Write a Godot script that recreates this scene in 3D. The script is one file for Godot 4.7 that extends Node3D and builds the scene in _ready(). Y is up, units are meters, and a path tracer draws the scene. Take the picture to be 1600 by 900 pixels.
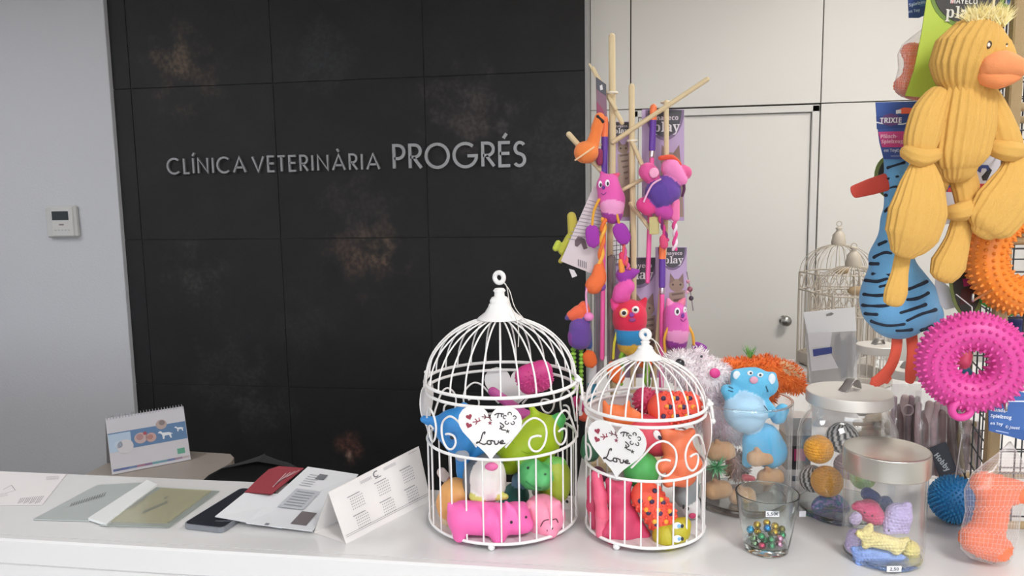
extends Node3D
# A veterinary clinic's reception counter. Pixel helpers: pt(px, py, d) is the point seen at that pixel of the 1600x900 photograph
# at the horizontal distance d in front of the camera; on(px, py, y) is the point seen there on the level y.
const F := 1180.0
const CP := Vector3(0, 1.6, 0)
const YAW := deg_to_rad(8.68)
const TOP := 1.11          # counter top
const WZ := -2.816         # face of the dark tiles
var CB: Basis
var HF: Vector3
var mats := {}
var used := {}
var tex := {}
var rng := RandomNumberGenerator.new()

class G:
	var v := PackedVector3Array()
	var n := PackedVector3Array()
	var uv := PackedVector2Array()
	var c := PackedColorArray()
	var ix := PackedInt32Array()
	var col := Color(1, 1, 1)
	func grid(rows: Array, wrap := true, us := Vector2(1, 1)) -> void:
		var b := v.size()
		var m := rows.size()
		var k: int = rows[0].size()
		var kk := k + (1 if wrap else 0)
		var cen := Vector3.ZERO
		for i in m:
			var r: PackedVector3Array = rows[i]
			for j in kk:
				var p := r[j % k]
				v.append(p); n.append(Vector3.ZERO); c.append(col)
				uv.append(Vector2(us.x * j / float(max(1, kk - 1)), us.y * i / float(max(1, m - 1))))
				cen += p
		cen /= float(m * kk)
		var i0 := ix.size()
		var vol := 0.0
		for i in m - 1:
			for j in kk - 1:
				var a := b + i * kk + j
				for t in [[a, a + 1, a + kk + 1], [a, a + kk + 1, a + kk]]:
					var nn: Vector3 = (v[t[2]] - v[t[0]]).cross(v[t[1]] - v[t[0]])
					if nn.length_squared() < 1e-20: continue
					vol += nn.dot(v[t[0]] - cen)
					for q in t:
						ix.append(q)
						n[q] += nn
		if vol < 0:
			for i in range(i0, ix.size(), 3):
				var s := ix[i + 1]; ix[i + 1] = ix[i + 2]; ix[i + 2] = s
		var sg := 1.0 if vol >= 0 else -1.0
		for i in m:
			var o := b + i * kk
			if v[o].distance_squared_to(v[o + kk / 2]) < 1e-14 and v[o].distance_squared_to(v[o + kk / 3]) < 1e-14:
				var s := Vector3.ZERO
				for j in kk: s += n[o + j]
				for j in kk: n[o + j] = s
			elif wrap:
				var s := n[o] + n[o + kk - 1]
				n[o] = s; n[o + kk - 1] = s
			for j in kk: n[o + j] = (n[o + j] * sg).normalized()
	func tri(a: Vector3, b: Vector3, d: Vector3, out: Vector3, ua := Vector2.ZERO, ub := Vector2.ZERO, ud := Vector2.ZERO) -> void:
		var nn := (d - a).cross(b - a)
		if nn.length_squared() < 1e-22: return
		nn = nn.normalized()
		var o := v.size()
		if nn.dot(out) < 0:
			nn = -nn
			v.append_array([a, d, b]); uv.append_array([ua, ud, ub])
		else:
			v.append_array([a, b, d]); uv.append_array([ua, ub, ud])
		for i in 3:
			n.append(nn); c.append(col); ix.append(o + i)
	func quad(a: Vector3, b: Vector3, d: Vector3, e: Vector3, out: Vector3) -> void:
		tri(a, b, d, out, Vector2(0, 1), Vector2(1, 1), Vector2(1, 0))
		tri(a, d, e, out, Vector2(0, 1), Vector2(1, 0), Vector2(0, 0))
	func box(cen: Vector3, s: Vector3, bs := Basis.IDENTITY, bv := -1.0) -> void:
		var h := s / 2.0
		if bv < 0: bv = minf(0.002, minf(s.x, minf(s.y, s.z)) * 0.15)
		var ax := [bs.x, bs.y, bs.z]
		var hh := [h.x, h.y, h.z]
		for a in 3:
			var b := (a + 1) % 3
			var d := (a + 2) % 3
			for s1 in [-1.0, 1.0]:
				var o: Vector3 = ax[a] * s1
				var q := []
				for t in [[-1, -1], [1, -1], [1, 1], [-1, 1]]:
					q.append(cen + o * hh[a] + ax[b] * (t[0] * (hh[b] - bv)) + ax[d] * (t[1] * (hh[d] - bv)))
				quad(q[0], q[1], q[2], q[3], o)
				if bv > 0:
					for s2 in [-1.0, 1.0]:
						var u: Vector3 = ax[b] * s2
						var p1: Vector3 = cen + o * hh[a] + u * (hh[b] - bv)
						var p2: Vector3 = cen + o * (hh[a] - bv) + u * hh[b]
						var e: Vector3 = ax[d] * (hh[d] - bv)
						quad(p1 - e, p1 + e, p2 + e, p2 - e, o + u)
						if a == 0:
							for s3 in [-1.0, 1.0]:
								var w: Vector3 = ax[d] * s3
								tri(p1 + e * s3, p2 + e * s3, cen + o * (hh[0] - bv) + u * (hh[1] - bv) + w * hh[2], o + u + w)
	func ell(cen: Vector3, r: Vector3, bs := Basis.IDENTITY, nu := 18, nv := 11) -> void:
		var rows := []
		for i in nv + 1:
			var t := PI * i / nv
			var ring := PackedVector3Array()
			for j in nu:
				var f := TAU * j / nu
				ring.append(cen + bs * (Vector3(sin(t) * cos(f), cos(t), sin(t) * sin(f)) * r))
			rows.append(ring)
		grid(rows)
	func lathe(prof: Array, cen := Vector3.ZERO, segs := 32, bs := Basis.IDENTITY) -> void:
		var rows := []
		for p in prof:
			var ring := PackedVector3Array()
			for j in segs:
				var f := TAU * j / segs
				ring.append(cen + bs * Vector3(p[0] * cos(f), p[1], p[0] * sin(f)))
			rows.append(ring)
		grid(rows)
	# a swept body: rad holds a number or Vector2 (across, along the frame's second axis) for each path point
	func loft(path: Array, rad: Array, sides := 12, ribs := 0, amp := 0.0, cap := 2, up := Vector3.ZERO, closed := false) -> void:
		var m := path.size()
		var rows := []
		var t0: Vector3 = (path[1] - path[0]).normalized()
		var x: Vector3 = up if up != Vector3.ZERO else (Vector3.UP if absf(t0.y) < 0.9 else Vector3.RIGHT)
		x = (x - t0 * x.dot(t0)).normalized()
		var ends := [null, null]
		for i in m:
			var t: Vector3
			if closed: t = path[(i + 1) % m] - path[(i + m - 1) % m]
			else: t = path[mini(i + 1, m - 1)] - path[maxi(i - 1, 0)]
			t = t.normalized()
			x = (x - t * x.dot(t)).normalized()
			var y := t.cross(x)
			var r = rad[mini(i, rad.size() - 1)]
			var rx: float = r.x if r is Vector2 else r
			var ry: float = r.y if r is Vector2 else r
			var off := [0.0]
			if not closed and cap == 2 and i == 0: off = [-1.0, -0.87, -0.5, 0.0]
			if not closed and cap == 2 and i == m - 1: off = [0.0, 0.5, 0.87, 1.0]
			if not closed and cap == 1 and i == 0: off = [-9.0, 0.0]
			if not closed and cap == 1 and i == m - 1: off = [0.0, 9.0]
			for o in off:
				var sc: float = sqrt(maxf(0, 1.0 - o * o)) if absf(o) < 2 else 0.0
				var cc: Vector3 = path[i] + (t * (o * minf(rx, ry)) if absf(o) < 2 else Vector3.ZERO)
				var ring := PackedVector3Array()
				for j in sides:
					var f := TAU * j / sides
					var g := 1.0
					if ribs > 0: g = 1.0 + amp * (absf(cos(f * ribs * 0.5)) - 0.6)
					ring.append(cc + x * (cos(f) * rx * sc * g) + y * (sin(f) * ry * sc * g))
				rows.append(ring)
		if closed: rows.append(rows[0])
		grid(rows, true, Vector2(1, 1))
	func extr(poly: PackedVector2Array, dep: float, tr := Transform3D.IDENTITY) -> void:
		var t := Geometry2D.triangulate_polygon(poly)
		var zo := tr.basis.z.normalized()
		var lo := Vector2(1e9, 1e9)
		var hi := Vector2(-1e9, -1e9)
		var cen := Vector2.ZERO
		for p in poly: lo = lo.min(p); hi = hi.max(p); cen += p / poly.size()
		var sz := (hi - lo).max(Vector2(1e-6, 1e-6))
		for s in [1.0, -1.0]:
			if dep <= 0 and s < 0: continue
			for i in range(0, t.size(), 3):
				var q := []
				var w := []
				for k in 3:
					var p := poly[t[i + k]]
					q.append(tr * Vector3(p.x, p.y, s * dep / 2)); w.append(Vector2((p.x - lo.x) / sz.x, (hi.y - p.y) / sz.y))
				tri(q[0], q[1], q[2], zo * s, w[0], w[1], w[2])
		if dep > 0:
			var ccw := not Geometry2D.is_polygon_clockwise(poly)
			for i in poly.size():
				var a := poly[i]
				var b := poly[(i + 1) % poly.size()]
				var o := Vector2(b.y - a.y, a.x - b.x) * (1.0 if ccw else -1.0)
				quad(tr * Vector3(a.x, a.y, -dep / 2), tr * Vector3(b.x, b.y, -dep / 2), tr * Vector3(b.x, b.y, dep / 2), tr * Vector3(a.x, a.y, dep / 2), tr.basis * Vector3(o.x, o.y, 0))
	func mesh() -> ArrayMesh:
		var ar := []
		ar.resize(Mesh.ARRAY_MAX)
		ar[Mesh.ARRAY_VERTEX] = v; ar[Mesh.ARRAY_NORMAL] = n; ar[Mesh.ARRAY_TEX_UV] = uv; ar[Mesh.ARRAY_COLOR] = c; ar[Mesh.ARRAY_INDEX] = ix
		var me := ArrayMesh.new()
		me.add_surface_from_arrays(Mesh.PRIMITIVE_TRIANGLES, ar)
		return me

# a smooth body grown round bones [a, b, radius at a, radius at b, colour]: distance field meshed as surface nets
func blob(bones: Array, cell := 0.004, sk := 0.01) -> G:
	var lo := Vector3(1e9, 1e9, 1e9)
	var hi := -lo
	for b in bones:
		lo = lo.min(b[0] - Vector3.ONE * b[2]).min(b[1] - Vector3.ONE * b[3])
		hi = hi.max(b[0] + Vector3.ONE * b[2]).max(b[1] + Vector3.ONE * b[3])
	lo -= Vector3.ONE * cell * 3; hi += Vector3.ONE * cell * 3
	var d := Vector3i(((hi - lo) / cell).ceil()) + Vector3i.ONE
	var f := PackedFloat32Array()
	f.resize(d.x * d.y * d.z); f.fill(1.0)
	for b in bones:
		var a: Vector3 = b[0]
		var ab: Vector3 = b[1] - a
		var l2 := maxf(ab.length_squared(), 1e-12)
		var ra: float = b[2]
		var dr: float = b[3] - ra
		var mg := Vector3.ONE * (maxf(ra, b[3]) + sk + cell * 2)
		var i0 := Vector3i(((a.min(b[1]) - mg - lo) / cell).floor()).clamp(Vector3i.ZERO, d - Vector3i.ONE)
		var i1 := Vector3i(((a.max(b[1]) + mg - lo) / cell).ceil()).clamp(Vector3i.ZERO, d - Vector3i.ONE)
		for z in range(i0.z, i1.z + 1):
			for y in range(i0.y, i1.y + 1):
				var o := (z * d.y + y) * d.x
				for x in range(i0.x, i1.x + 1):
					var p := lo + Vector3(x, y, z) * cell - a
					var h := clampf(p.dot(ab) / l2, 0, 1)
					var q := (p - ab * h).length() - ra - dr * h
					var e := f[o + x]
					var w := maxf(sk - absf(q - e), 0.0)
					f[o + x] = minf(q, e) - w * w / sk * 0.25
	var g := G.new()
	var id := PackedInt32Array()
	id.resize(f.size()); id.fill(-1)
	var cs := [0, 1, d.x, d.x + 1, d.x * d.y, d.x * d.y + 1, d.x * d.y + d.x, d.x * d.y + d.x + 1]
	var cp := [Vector3(0, 0, 0), Vector3(1, 0, 0), Vector3(0, 1, 0), Vector3(1, 1, 0), Vector3(0, 0, 1), Vector3(1, 0, 1), Vector3(0, 1, 1), Vector3(1, 1, 1)]
	var ed := [[0, 1], [2, 3], [4, 5], [6, 7], [0, 2], [1, 3], [4, 6], [5, 7], [0, 4], [1, 5], [2, 6], [3, 7]]
	var lin := []
	for b in bones: lin.append(Color(b[4]).srgb_to_linear() if b.size() > 4 else Color.WHITE)
	for z in d.z - 1:
		for y in d.y - 1:
			var o := (z * d.y + y) * d.x
			for x in d.x - 1:
				var i := o + x
				var f0 := f[i]
				if f0 > cell * 2 or f0 < -cell * 2: continue
				var s := 0
				for k in 8:
					if f[i + cs[k]] < 0: s += 1
				if s == 0 or s == 8: continue
				var p := Vector3.ZERO
				var m := 0
				for e in ed:
					var a := f[i + cs[e[0]]]
					var b := f[i + cs[e[1]]]
					if (a < 0) != (b < 0):
						p += cp[e[0]].lerp(cp[e[1]], a / (a - b)); m += 1
				p = lo + (Vector3(x, y, z) + p / m) * cell
				id[i] = g.v.size()
				g.v.append(p); g.n.append(Vector3.ZERO); g.uv.append(Vector2.ZERO)
				var best := 1e9
				var bc := Color.WHITE
				for k in bones.size():
					var b = bones[k]
					var ab: Vector3 = b[1] - b[0]
					var h := clampf((p - b[0]).dot(ab) / maxf(ab.length_squared(), 1e-12), 0, 1)
					var q: float = (p - b[0] - ab * h).length() - lerpf(b[2], b[3], h)
					if q < best: best = q; bc = lin[k]
				g.c.append(bc)
	var st := [1, d.x, d.x * d.y]
	for i in id.size():
		if id[i] < 0: continue
		for a in 3:
			var b: int = st[(a + 1) % 3]
			var c: int = st[(a + 2) % 3]
			if i - b - c < 0: continue
			var f0 := f[i]
			var f1 := f[i + st[a]]
			if (f0 < 0) == (f1 < 0): continue
			var q := [id[i], id[i - b], id[i - b - c], id[i - c]]
			if q.min() < 0: continue
			if f0 > 0: q.reverse()
			for t in [[q[0], q[2], q[1]], [q[0], q[3], q[2]]]:
				var nn: Vector3 = (g.v[t[2]] - g.v[t[0]]).cross(g.v[t[1]] - g.v[t[0]])
				for w in t:
					g.ix.append(w); g.n[w] += nn
	for i in g.n.size(): g.n[i] = g.n[i].normalized()
	return g

func ray(px: float, py: float) -> Vector3: return CB * Vector3((px - 800) / F, -(py - 450) / F, -1)
func pt(px: float, py: float, d: float) -> Vector3:
	var r := ray(px, py)
	return CP + r * (d / r.dot(HF))
func on(px: float, py: float, y: float) -> Vector3:
	var r := ray(px, py)
	return CP + r * ((y - CP.y) / r.y)
func onz(px: float, py: float, z: float) -> Vector3:
	var r := ray(px, py)
	return CP + r * (z / r.z)
func far(p: Vector3) -> float: return (p - CP).dot(HF)
func cat_r(p: Array, steps := 6, closed := false) -> Array:   # Catmull-Rom through 3-D points
	var o := []
	var m := p.size()
	for i in (m if closed else m - 1):
		var a = p[(i - 1 + m) % m] if closed else p[maxi(i - 1, 0)]
		var b = p[i]
		var c = p[(i + 1) % m]
		var d = p[(i + 2) % m] if closed else p[mini(i + 2, m - 1)]
		for s in steps:
			o.append(b.cubic_interpolate(c, a, d, s / float(steps)))
	if not closed: o.append(p[m - 1])
	return o
func smooth2(p: Array, steps := 5) -> PackedVector2Array: return PackedVector2Array(cat_r(p, steps, true))
func oval(rx: float, ry: float, n := 20, c := Vector2.ZERO) -> PackedVector2Array:
	var o := PackedVector2Array()
	for i in n: o.append(c + Vector2(cos(TAU * i / n) * rx, sin(TAU * i / n) * ry))
	return o
func rect(w: float, h: float, r := 0.0, c := Vector2.ZERO) -> PackedVector2Array:
	var o := PackedVector2Array()
	for q in [[1, 1, 0], [-1, 1, 90], [-1, -1, 180], [1, -1, 270]]:
		for k in (4 if r > 0 else 1):
			var a := deg_to_rad(q[2] + k * 30.0)
			o.append(c + Vector2(q[0] * (w / 2 - r), q[1] * (h / 2 - r)) + (Vector2(cos(a), sin(a)) * r if r > 0 else Vector2.ZERO))
	return o
func mixv(a: Array, t: float) -> float:
	var x := t * (a.size() - 1)
	var i := mini(int(x), a.size() - 2)
	return lerpf(float(a[i]), float(a[i + 1]), x - i)

func numbered(called: String) -> String:
	var k: int = used.get(called, 0)
	used[called] = k + 1
	return called if k == 0 else "%s_%03d" % [called, k]
func tag(o: Node, label: String, category: String, group := "") -> Node:
	o.set_meta("label", label); o.set_meta("category", category)
	if group: o.set_meta("group", group)
	return o
func thing(called: String, label: String, category: String, at := Vector3.ZERO, turn := 0.0, group := "") -> Node3D:
	var o := Node3D.new()
	o.name = numbered(called); add_child(o)
	o.position = at; o.rotation.y = turn
	tag(o, label, category, group)
	return o
func part(parent: Node, called: String, g, m: Material, at := Vector3.ZERO, bs := Basis.IDENTITY) -> MeshInstance3D:
	var o := MeshInstance3D.new()
	o.name = called
	o.mesh = g.mesh() if g is G else g
	o.material_override = m
	o.cast_shadow = GeometryInstance3D.SHADOW_CASTING_SETTING_ON
	parent.add_child(o, true)
	o.transform = Transform3D(bs, at)
	return o
func stuffp(o: Node) -> Node:
	o.set_meta("kind", "stuff"); return o
func solo(called: String, g, m: Material, label: String, category: String, group := "", at := Vector3.ZERO) -> MeshInstance3D:
	var o := part(self, numbered(called), g, m, at)
	tag(o, label, category, group)
	return o
func struct(called: String, g, m: Material, parent: Node = null) -> MeshInstance3D:
	var o := part(parent if parent else self, called, g, m)
	if parent == null: o.set_meta("kind", "structure")
	return o

func noise_img(w: int, freq: float, oct := 4, sd := 1, kind := FastNoiseLite.TYPE_SIMPLEX_SMOOTH) -> Image:
	var f := FastNoiseLite.new()
	f.seed = sd; f.frequency = freq; f.noise_type = kind; f.fractal_octaves = oct
	return f.get_seamless_image(w, w)
func ntex(key: String) -> Texture2D:   # shared fine reliefs
	if tex.has(key): return tex[key]
	var im: Image
	match key:
		"felt": im = noise_img(256, 0.09, 3, 3)
		"stitch":
			im = Image.create(128, 128, false, Image.FORMAT_L8)
			for y in 128:
				for x in 128:
					var s := 0.5 if (y / 16) % 2 else 0.0
					var h: float = absf(sin(PI * (x / 16.0 + s))) * absf(sin(PI * y / 16.0))
					im.set_pixel(x, y, Color(h, h, h))
		"cloth": im = noise_img(256, 0.25, 2, 9)
		"wall": im = noise_img(512, 0.05, 4, 5)
	tex[key] = ImageTexture.create_from_image(im)
	return tex[key]
# kinds: plain, felt, latex, stitch, metal
func mat(col, rough := 0.7, kind := "plain", vc := false) -> StandardMaterial3D:
	var key := "%s|%s|%s|%s" % [col, rough, kind, vc]
	if mats.has(key): return mats[key]
	var m := StandardMaterial3D.new()
	m.albedo_color = Color(col)
	m.roughness = rough
	m.vertex_color_use_as_albedo = vc
	match kind:
		"felt":
			m.uv1_triplanar = true; m.uv1_scale = Vector3.ONE * 30
			m.heightmap_enabled = true; m.heightmap_texture = ntex("felt"); m.heightmap_scale = 0.06
			m.rim_enabled = true; m.rim = 0.35; m.rim_tint = 0.6
		"stitch":
			m.uv1_triplanar = true; m.uv1_scale = Vector3.ONE * 28
			m.heightmap_enabled = true; m.heightmap_texture = ntex("stitch"); m.heightmap_scale = 0.16
			m.rim_enabled = true; m.rim = 0.3; m.rim_tint = 0.6
		"latex":
			m.uv1_triplanar = true; m.uv1_scale = Vector3.ONE * 25
			m.heightmap_enabled = true; m.heightmap_texture = ntex("felt"); m.heightmap_scale = 0.012
			m.subsurf_scatter_enabled = true; m.subsurf_scatter_strength = 0.12
		"metal": m.metallic = 1.0
	mats[key] = m
	return m
func clear(col: String, alpha: float, rough := 0.03) -> StandardMaterial3D:
	var key := "clear%s%s%s" % [col, alpha, rough]
	if mats.has(key): return mats[key]
	var m := StandardMaterial3D.new()
	m.albedo_color = Color(Color(col), alpha)
	m.transparency = BaseMaterial3D.TRANSPARENCY_ALPHA
	m.roughness = rough
	m.cull_mode = BaseMaterial3D.CULL_DISABLED
	mats[key] = m
	return m
func lettering(parent: Node, txt: String, h: float, m: Material, at: Vector3, bs := Basis.IDENTITY, dep := 0.0004, serif := false, left := false) -> MeshInstance3D:
	var t := TextMesh.new()
	var f := SystemFont.new()
	f.font_names = PackedStringArray(["Droid Serif" if serif else "Droid Sans"])
	f.font_weight = 700
	t.font = f; t.text = txt; t.font_size = 32
	t.pixel_size = h / 23.0; t.depth = dep; t.curve_step = 2.0
	t.horizontal_alignment = HORIZONTAL_ALIGNMENT_LEFT if left else HORIZONTAL_ALIGNMENT_CENTER
	return part(parent, "lettering", t, m, at, bs)

func _ready() -> void:
	rng.seed = 7
	CB = Basis.from_euler(Vector3(deg_to_rad(-6.84), YAW, deg_to_rad(-0.914)), EULER_ORDER_YXZ)
	HF = Vector3(-sin(YAW), 0, -cos(YAW))
	var cam := Camera3D.new()
	cam.name = "camera"
	cam.transform = Transform3D(CB, CP)
	cam.fov = rad_to_deg(2.0 * atan(450.0 / F)); cam.near = 0.02; cam.far = 60
	add_child(cam); cam.current = true
	var sm := ProceduralSkyMaterial.new()
	sm.sky_top_color = Color("aebfd2"); sm.sky_horizon_color = Color("dfe4e8"); sm.sky_curve = 0.3
	sm.ground_bottom_color = Color("8d8a86"); sm.ground_horizon_color = Color("b5b3b0"); sm.sun_angle_max = 1.0
	sm.sky_energy_multiplier = 2.55; sm.ground_energy_multiplier = 1.8
	var sky := Sky.new(); sky.sky_material = sm
	var env := Environment.new()
	env.background_mode = Environment.BG_SKY; env.sky = sky
	env.ambient_light_source = Environment.AMBIENT_SOURCE_DISABLED
	env.tonemap_mode = Environment.TONE_MAPPER_LINEAR
	env.tonemap_exposure = 0.94
	env.sdfgi_enabled = true; env.ssao_enabled = true; env.ssil_enabled = true
	var we := WorldEnvironment.new(); we.name = "world_environment"; we.environment = env; add_child(we)
	lamps()
	room()
	counter()
	papers()
	birdcage("large white wire birdcage full of pig, dog and hippo toys", Vector3(-0.187, TOP, -1.10), 0.113, 0.132, 0.206, 0.219, 0.312, 0.372, 28, -0.03, -0.05, 4)
	cage_toys_large()
	birdcage("small white wire birdcage full of red and orange toys", Vector3(0.027, TOP, -1.086), 0.086, 0.105, 0.180, 0.190, 0.258, 0.291, 24, 0.47, 0.2, 3)
	cage_toys_small()
	glassware()
	back_things()
	twig_stand()
	rack()

func lamps() -> void:
	for q in [[Vector3(1.15, 2.69, -1.75), "fff9f2", 2.4, "warm white square ceiling panel lamp above the right of the counter"], [Vector3(-0.9, 2.69, 0.9), "fffdfb", 1.5, "square ceiling panel lamp over the customers' side of the counter"], [Vector3(-2.5, 2.69, -1.25), "fbfcff", 1.55, "square ceiling panel lamp above the desk"], [Vector3(0.85, 2.69, 0.4), "fffdfb", 3.6, "square ceiling panel lamp over the right end of the customers' side"]]:
		var t := thing("ceiling_lamp", q[3], "lamp", q[0])
		var g := G.new()
		g.box(Vector3(0, 0.02, 0), Vector3(0.64, 0.04, 0.64))
		part(t, "frame", g, mat("e8e8e6", 0.5))
		var e := StandardMaterial3D.new()
		e.albedo_color = Color("ffffff"); e.emission_enabled = true; e.emission = Color(q[1]); e.emission_energy_multiplier = 2.5
		g = G.new()
		g.box(Vector3(0, -0.002, 0), Vector3(0.58, 0.006, 0.58))
		part(t, "diffuser_light", g, e)
		var l := AreaLight3D.new()
		l.name = "light"; l.area_size = Vector2(0.58, 0.58); l.light_color = Color(q[1]); l.light_energy = q[2]
		l.area_normalize_energy = true
		l.shadow_enabled = true; l.area_range = 12.0; l.area_attenuation = 2.0
		t.add_child(l)
		l.position = Vector3(0, -0.008, 0); l.rotation.x = -PI / 2

func slab(called: String, lo: Vector3, hi: Vector3, m: Material, bv := 0.0) -> MeshInstance3D:
	var g := G.new()
	g.box((lo + hi) / 2, hi - lo, Basis.IDENTITY, bv)
	return struct(called, g, m)

func room() -> void:
	var plaster := mat("c6c7cb", 0.85)
	plaster.uv1_triplanar = true; plaster.uv1_scale = Vector3.ONE * 3
	plaster.heightmap_enabled = true; plaster.heightmap_texture = ntex("wall"); plaster.heightmap_scale = 0.05
	var white := mat("e3e1dd", 0.5)
	slab("floor", Vector3(-3.6, -0.1, -3.4), Vector3(3.4, 0, 3.6), mat("c6c1ba", 0.35))
	slab("ceiling", Vector3(-3.6, 2.75, -3.4), Vector3(3.4, 2.9, 3.6), mat("e9e8e5", 0.9))
	slab("wall_left_side", Vector3(-3.6, 0, -3.4), Vector3(-3.3, 2.75, 3.6), plaster)
	slab("wall_right_side", Vector3(3.0, 0, -3.4), Vector3(3.3, 2.75, 3.6), white)
	# the plaster wall left of the tiles stands a little proud of them
	slab("wall_left", Vector3(-3.3, 0, -3.4), Vector3(-2.026, 2.75, WZ + 0.022), plaster, 0.002)
	# shop front behind the camera: piers round a wide glazed opening
	for q in [["wall_front_left", -3.3, -1.9, 0.0, 2.75], ["wall_front_right", 2.7, 3.0, 0.0, 2.75], ["wall_front_top", -1.9, 2.7, 2.45, 2.75], ["wall_front_sill", -1.9, 2.7, 0.0, 0.25]]:
		slab(q[0], Vector3(q[1], q[3], 3.3), Vector3(q[2], q[4], 3.6), mat("dcdad6", 0.8))
	var fr := mat("55585b", 0.4)
	var w := slab("window_1", Vector3(-1.9, 0.25, 3.40), Vector3(2.7, 0.31, 3.47), fr)
	for i in 5:
		var g := G.new()
		g.box(Vector3(lerpf(-1.87, 2.67, i / 4.0), 1.35, 3.435), Vector3(0.06, 2.2, 0.07))
		part(w, "mullion", g, fr)
	for i in 4:
		var g := G.new()
		g.box(Vector3(lerpf(-1.87, 2.67, (i + 0.5) / 4.0), 1.36, 3.435), Vector3(1.07, 2.1, 0.006), Basis.IDENTITY, 0)
		part(w, "pane", g, clear("f4fafa", 0.02))
	# dark stoneware tiles on the wall behind the desk, in a 60 cm grid, each its own piece over a grout bed
	var bed := slab("wall_back", Vector3(-2.026, 0, -3.0), Vector3(-0.150, 2.75, WZ - 0.004), mat("3a3b3c", 0.9))
	var tm := tile_mat()
	var xs := [-2.55, -1.95, -1.35, -0.75, -0.15]
	for c in 4:
		for r in 5:
			var x0: float = maxf(xs[c], -2.03) + 0.0012
			var x1: float = xs[c + 1] - 0.0012
			var y1: float = minf(2.652 - 0.6 * r, 2.75) - 0.0012
			var y0: float = maxf(2.652 - 0.6 * (r + 1), 0.0) + 0.0012
			var g := G.new()
			g.box(Vector3((x0 + x1) / 2, (y0 + y1) / 2, WZ - 0.006 + rng.randf_range(0, 0.0006)), Vector3(x1 - x0, y1 - y0, 0.012), Basis.IDENTITY, 0.0012)
			for i in g.uv.size(): g.uv[i] = Vector2((g.v[i].x + 2.55) / 2.4, (2.652 - g.v[i].y) / 2.4)
			part(bed, "tile", g, tm)
	# the pier's light grey end beside the white panels
	slab("trim_1", Vector3(-0.150, 0, -3.06), Vector3(-0.142, 2.75, WZ + 0.002), mat("9a9a9a", 0.5))
	# white lacquered panels and the flush door, with dark gaps between
	var pz := -3.05
	slab("wall_right", Vector3(-0.15, 0, -3.4), Vector3(3.0, 2.75, pz - 0.025), mat("45423f", 0.9))
	var wm := mat("dedbd6", 0.42)
	var k := pz / WZ
	var gy := 1.6 + 0.308 * k
	var gap := 0.004
	var x_a := onz(985, 250, pz).x
	var x_b := onz(1282.5, 163, pz).x
	for q in [[-0.142, x_a, gy, 2.75], [x_a, x_b, gy, 2.75], [-0.142, x_a, 0.0, gy], [x_b, 1.62, gy, 2.75], [x_b, 1.62, 0.0, gy], [1.62, 2.4, 0.0, gy], [1.62, 2.4, gy, 2.75], [2.4, 3.0, 0.0, gy], [2.4, 3.0, gy, 2.75]]:
		var g := G.new()
		var gp := 0.0012 if q[0] == -0.142 and q[1] == x_a and q[3] < 2.7 else gap
		g.box(Vector3((q[0] + q[1]) / 2, (q[2] + q[3]) / 2, pz - 0.01), Vector3(q[1] - q[0] - gap, q[3] - q[2] - gp, 0.02), Basis.IDENTITY, 0.001)
		var o := struct("trim_panel", g, wm, get_node("wall_right"))
		o.name = "panel"
	# door leaf in a slim raised frame
	var g := G.new()
	var fw := 0.026
	var dx := (x_a + x_b) / 2
	var dw := x_b - x_a - 0.006
	for q in [[dx, gy - 0.004 - fw / 2, dw, fw], [x_a + 0.003 + fw / 2, gy / 2, fw, gy - 0.012], [x_b - 0.003 - fw / 2, gy / 2, fw, gy - 0.012]]:
		g.box(Vector3(q[0], q[1], pz - 0.010), Vector3(q[2], q[3], 0.02), Basis.IDENTITY, 0.0015)
	var door := struct("door_1", g, mat("d9d7d3", 0.45))
	g = G.new()
	g.box(Vector3(dx, (gy - fw) / 2, pz - 0.022), Vector3(dw - fw * 2 - 0.004, gy - fw - 0.012, 0.012), Basis.IDENTITY, 0.001)
	part(door, "leaf", g, mat("dfdcd7", 0.45))
	g = G.new()
	var kp := onz(1227, 501, pz)
	g.lathe([[0, 0.045], [0.016, 0.043], [0.021, 0.034], [0.018, 0.026], [0.009, 0.02], [0.009, 0.004], [0.02, 0.003], [0.02, -0.003]], Vector3(kp.x, kp.y, pz - 0.016), 20, Basis(Vector3.RIGHT, PI / 2))
	part(door, "knob", g, mat("a8a6a2", 0.3, "metal"))
	thermostat()
	wall_sign()

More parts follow.
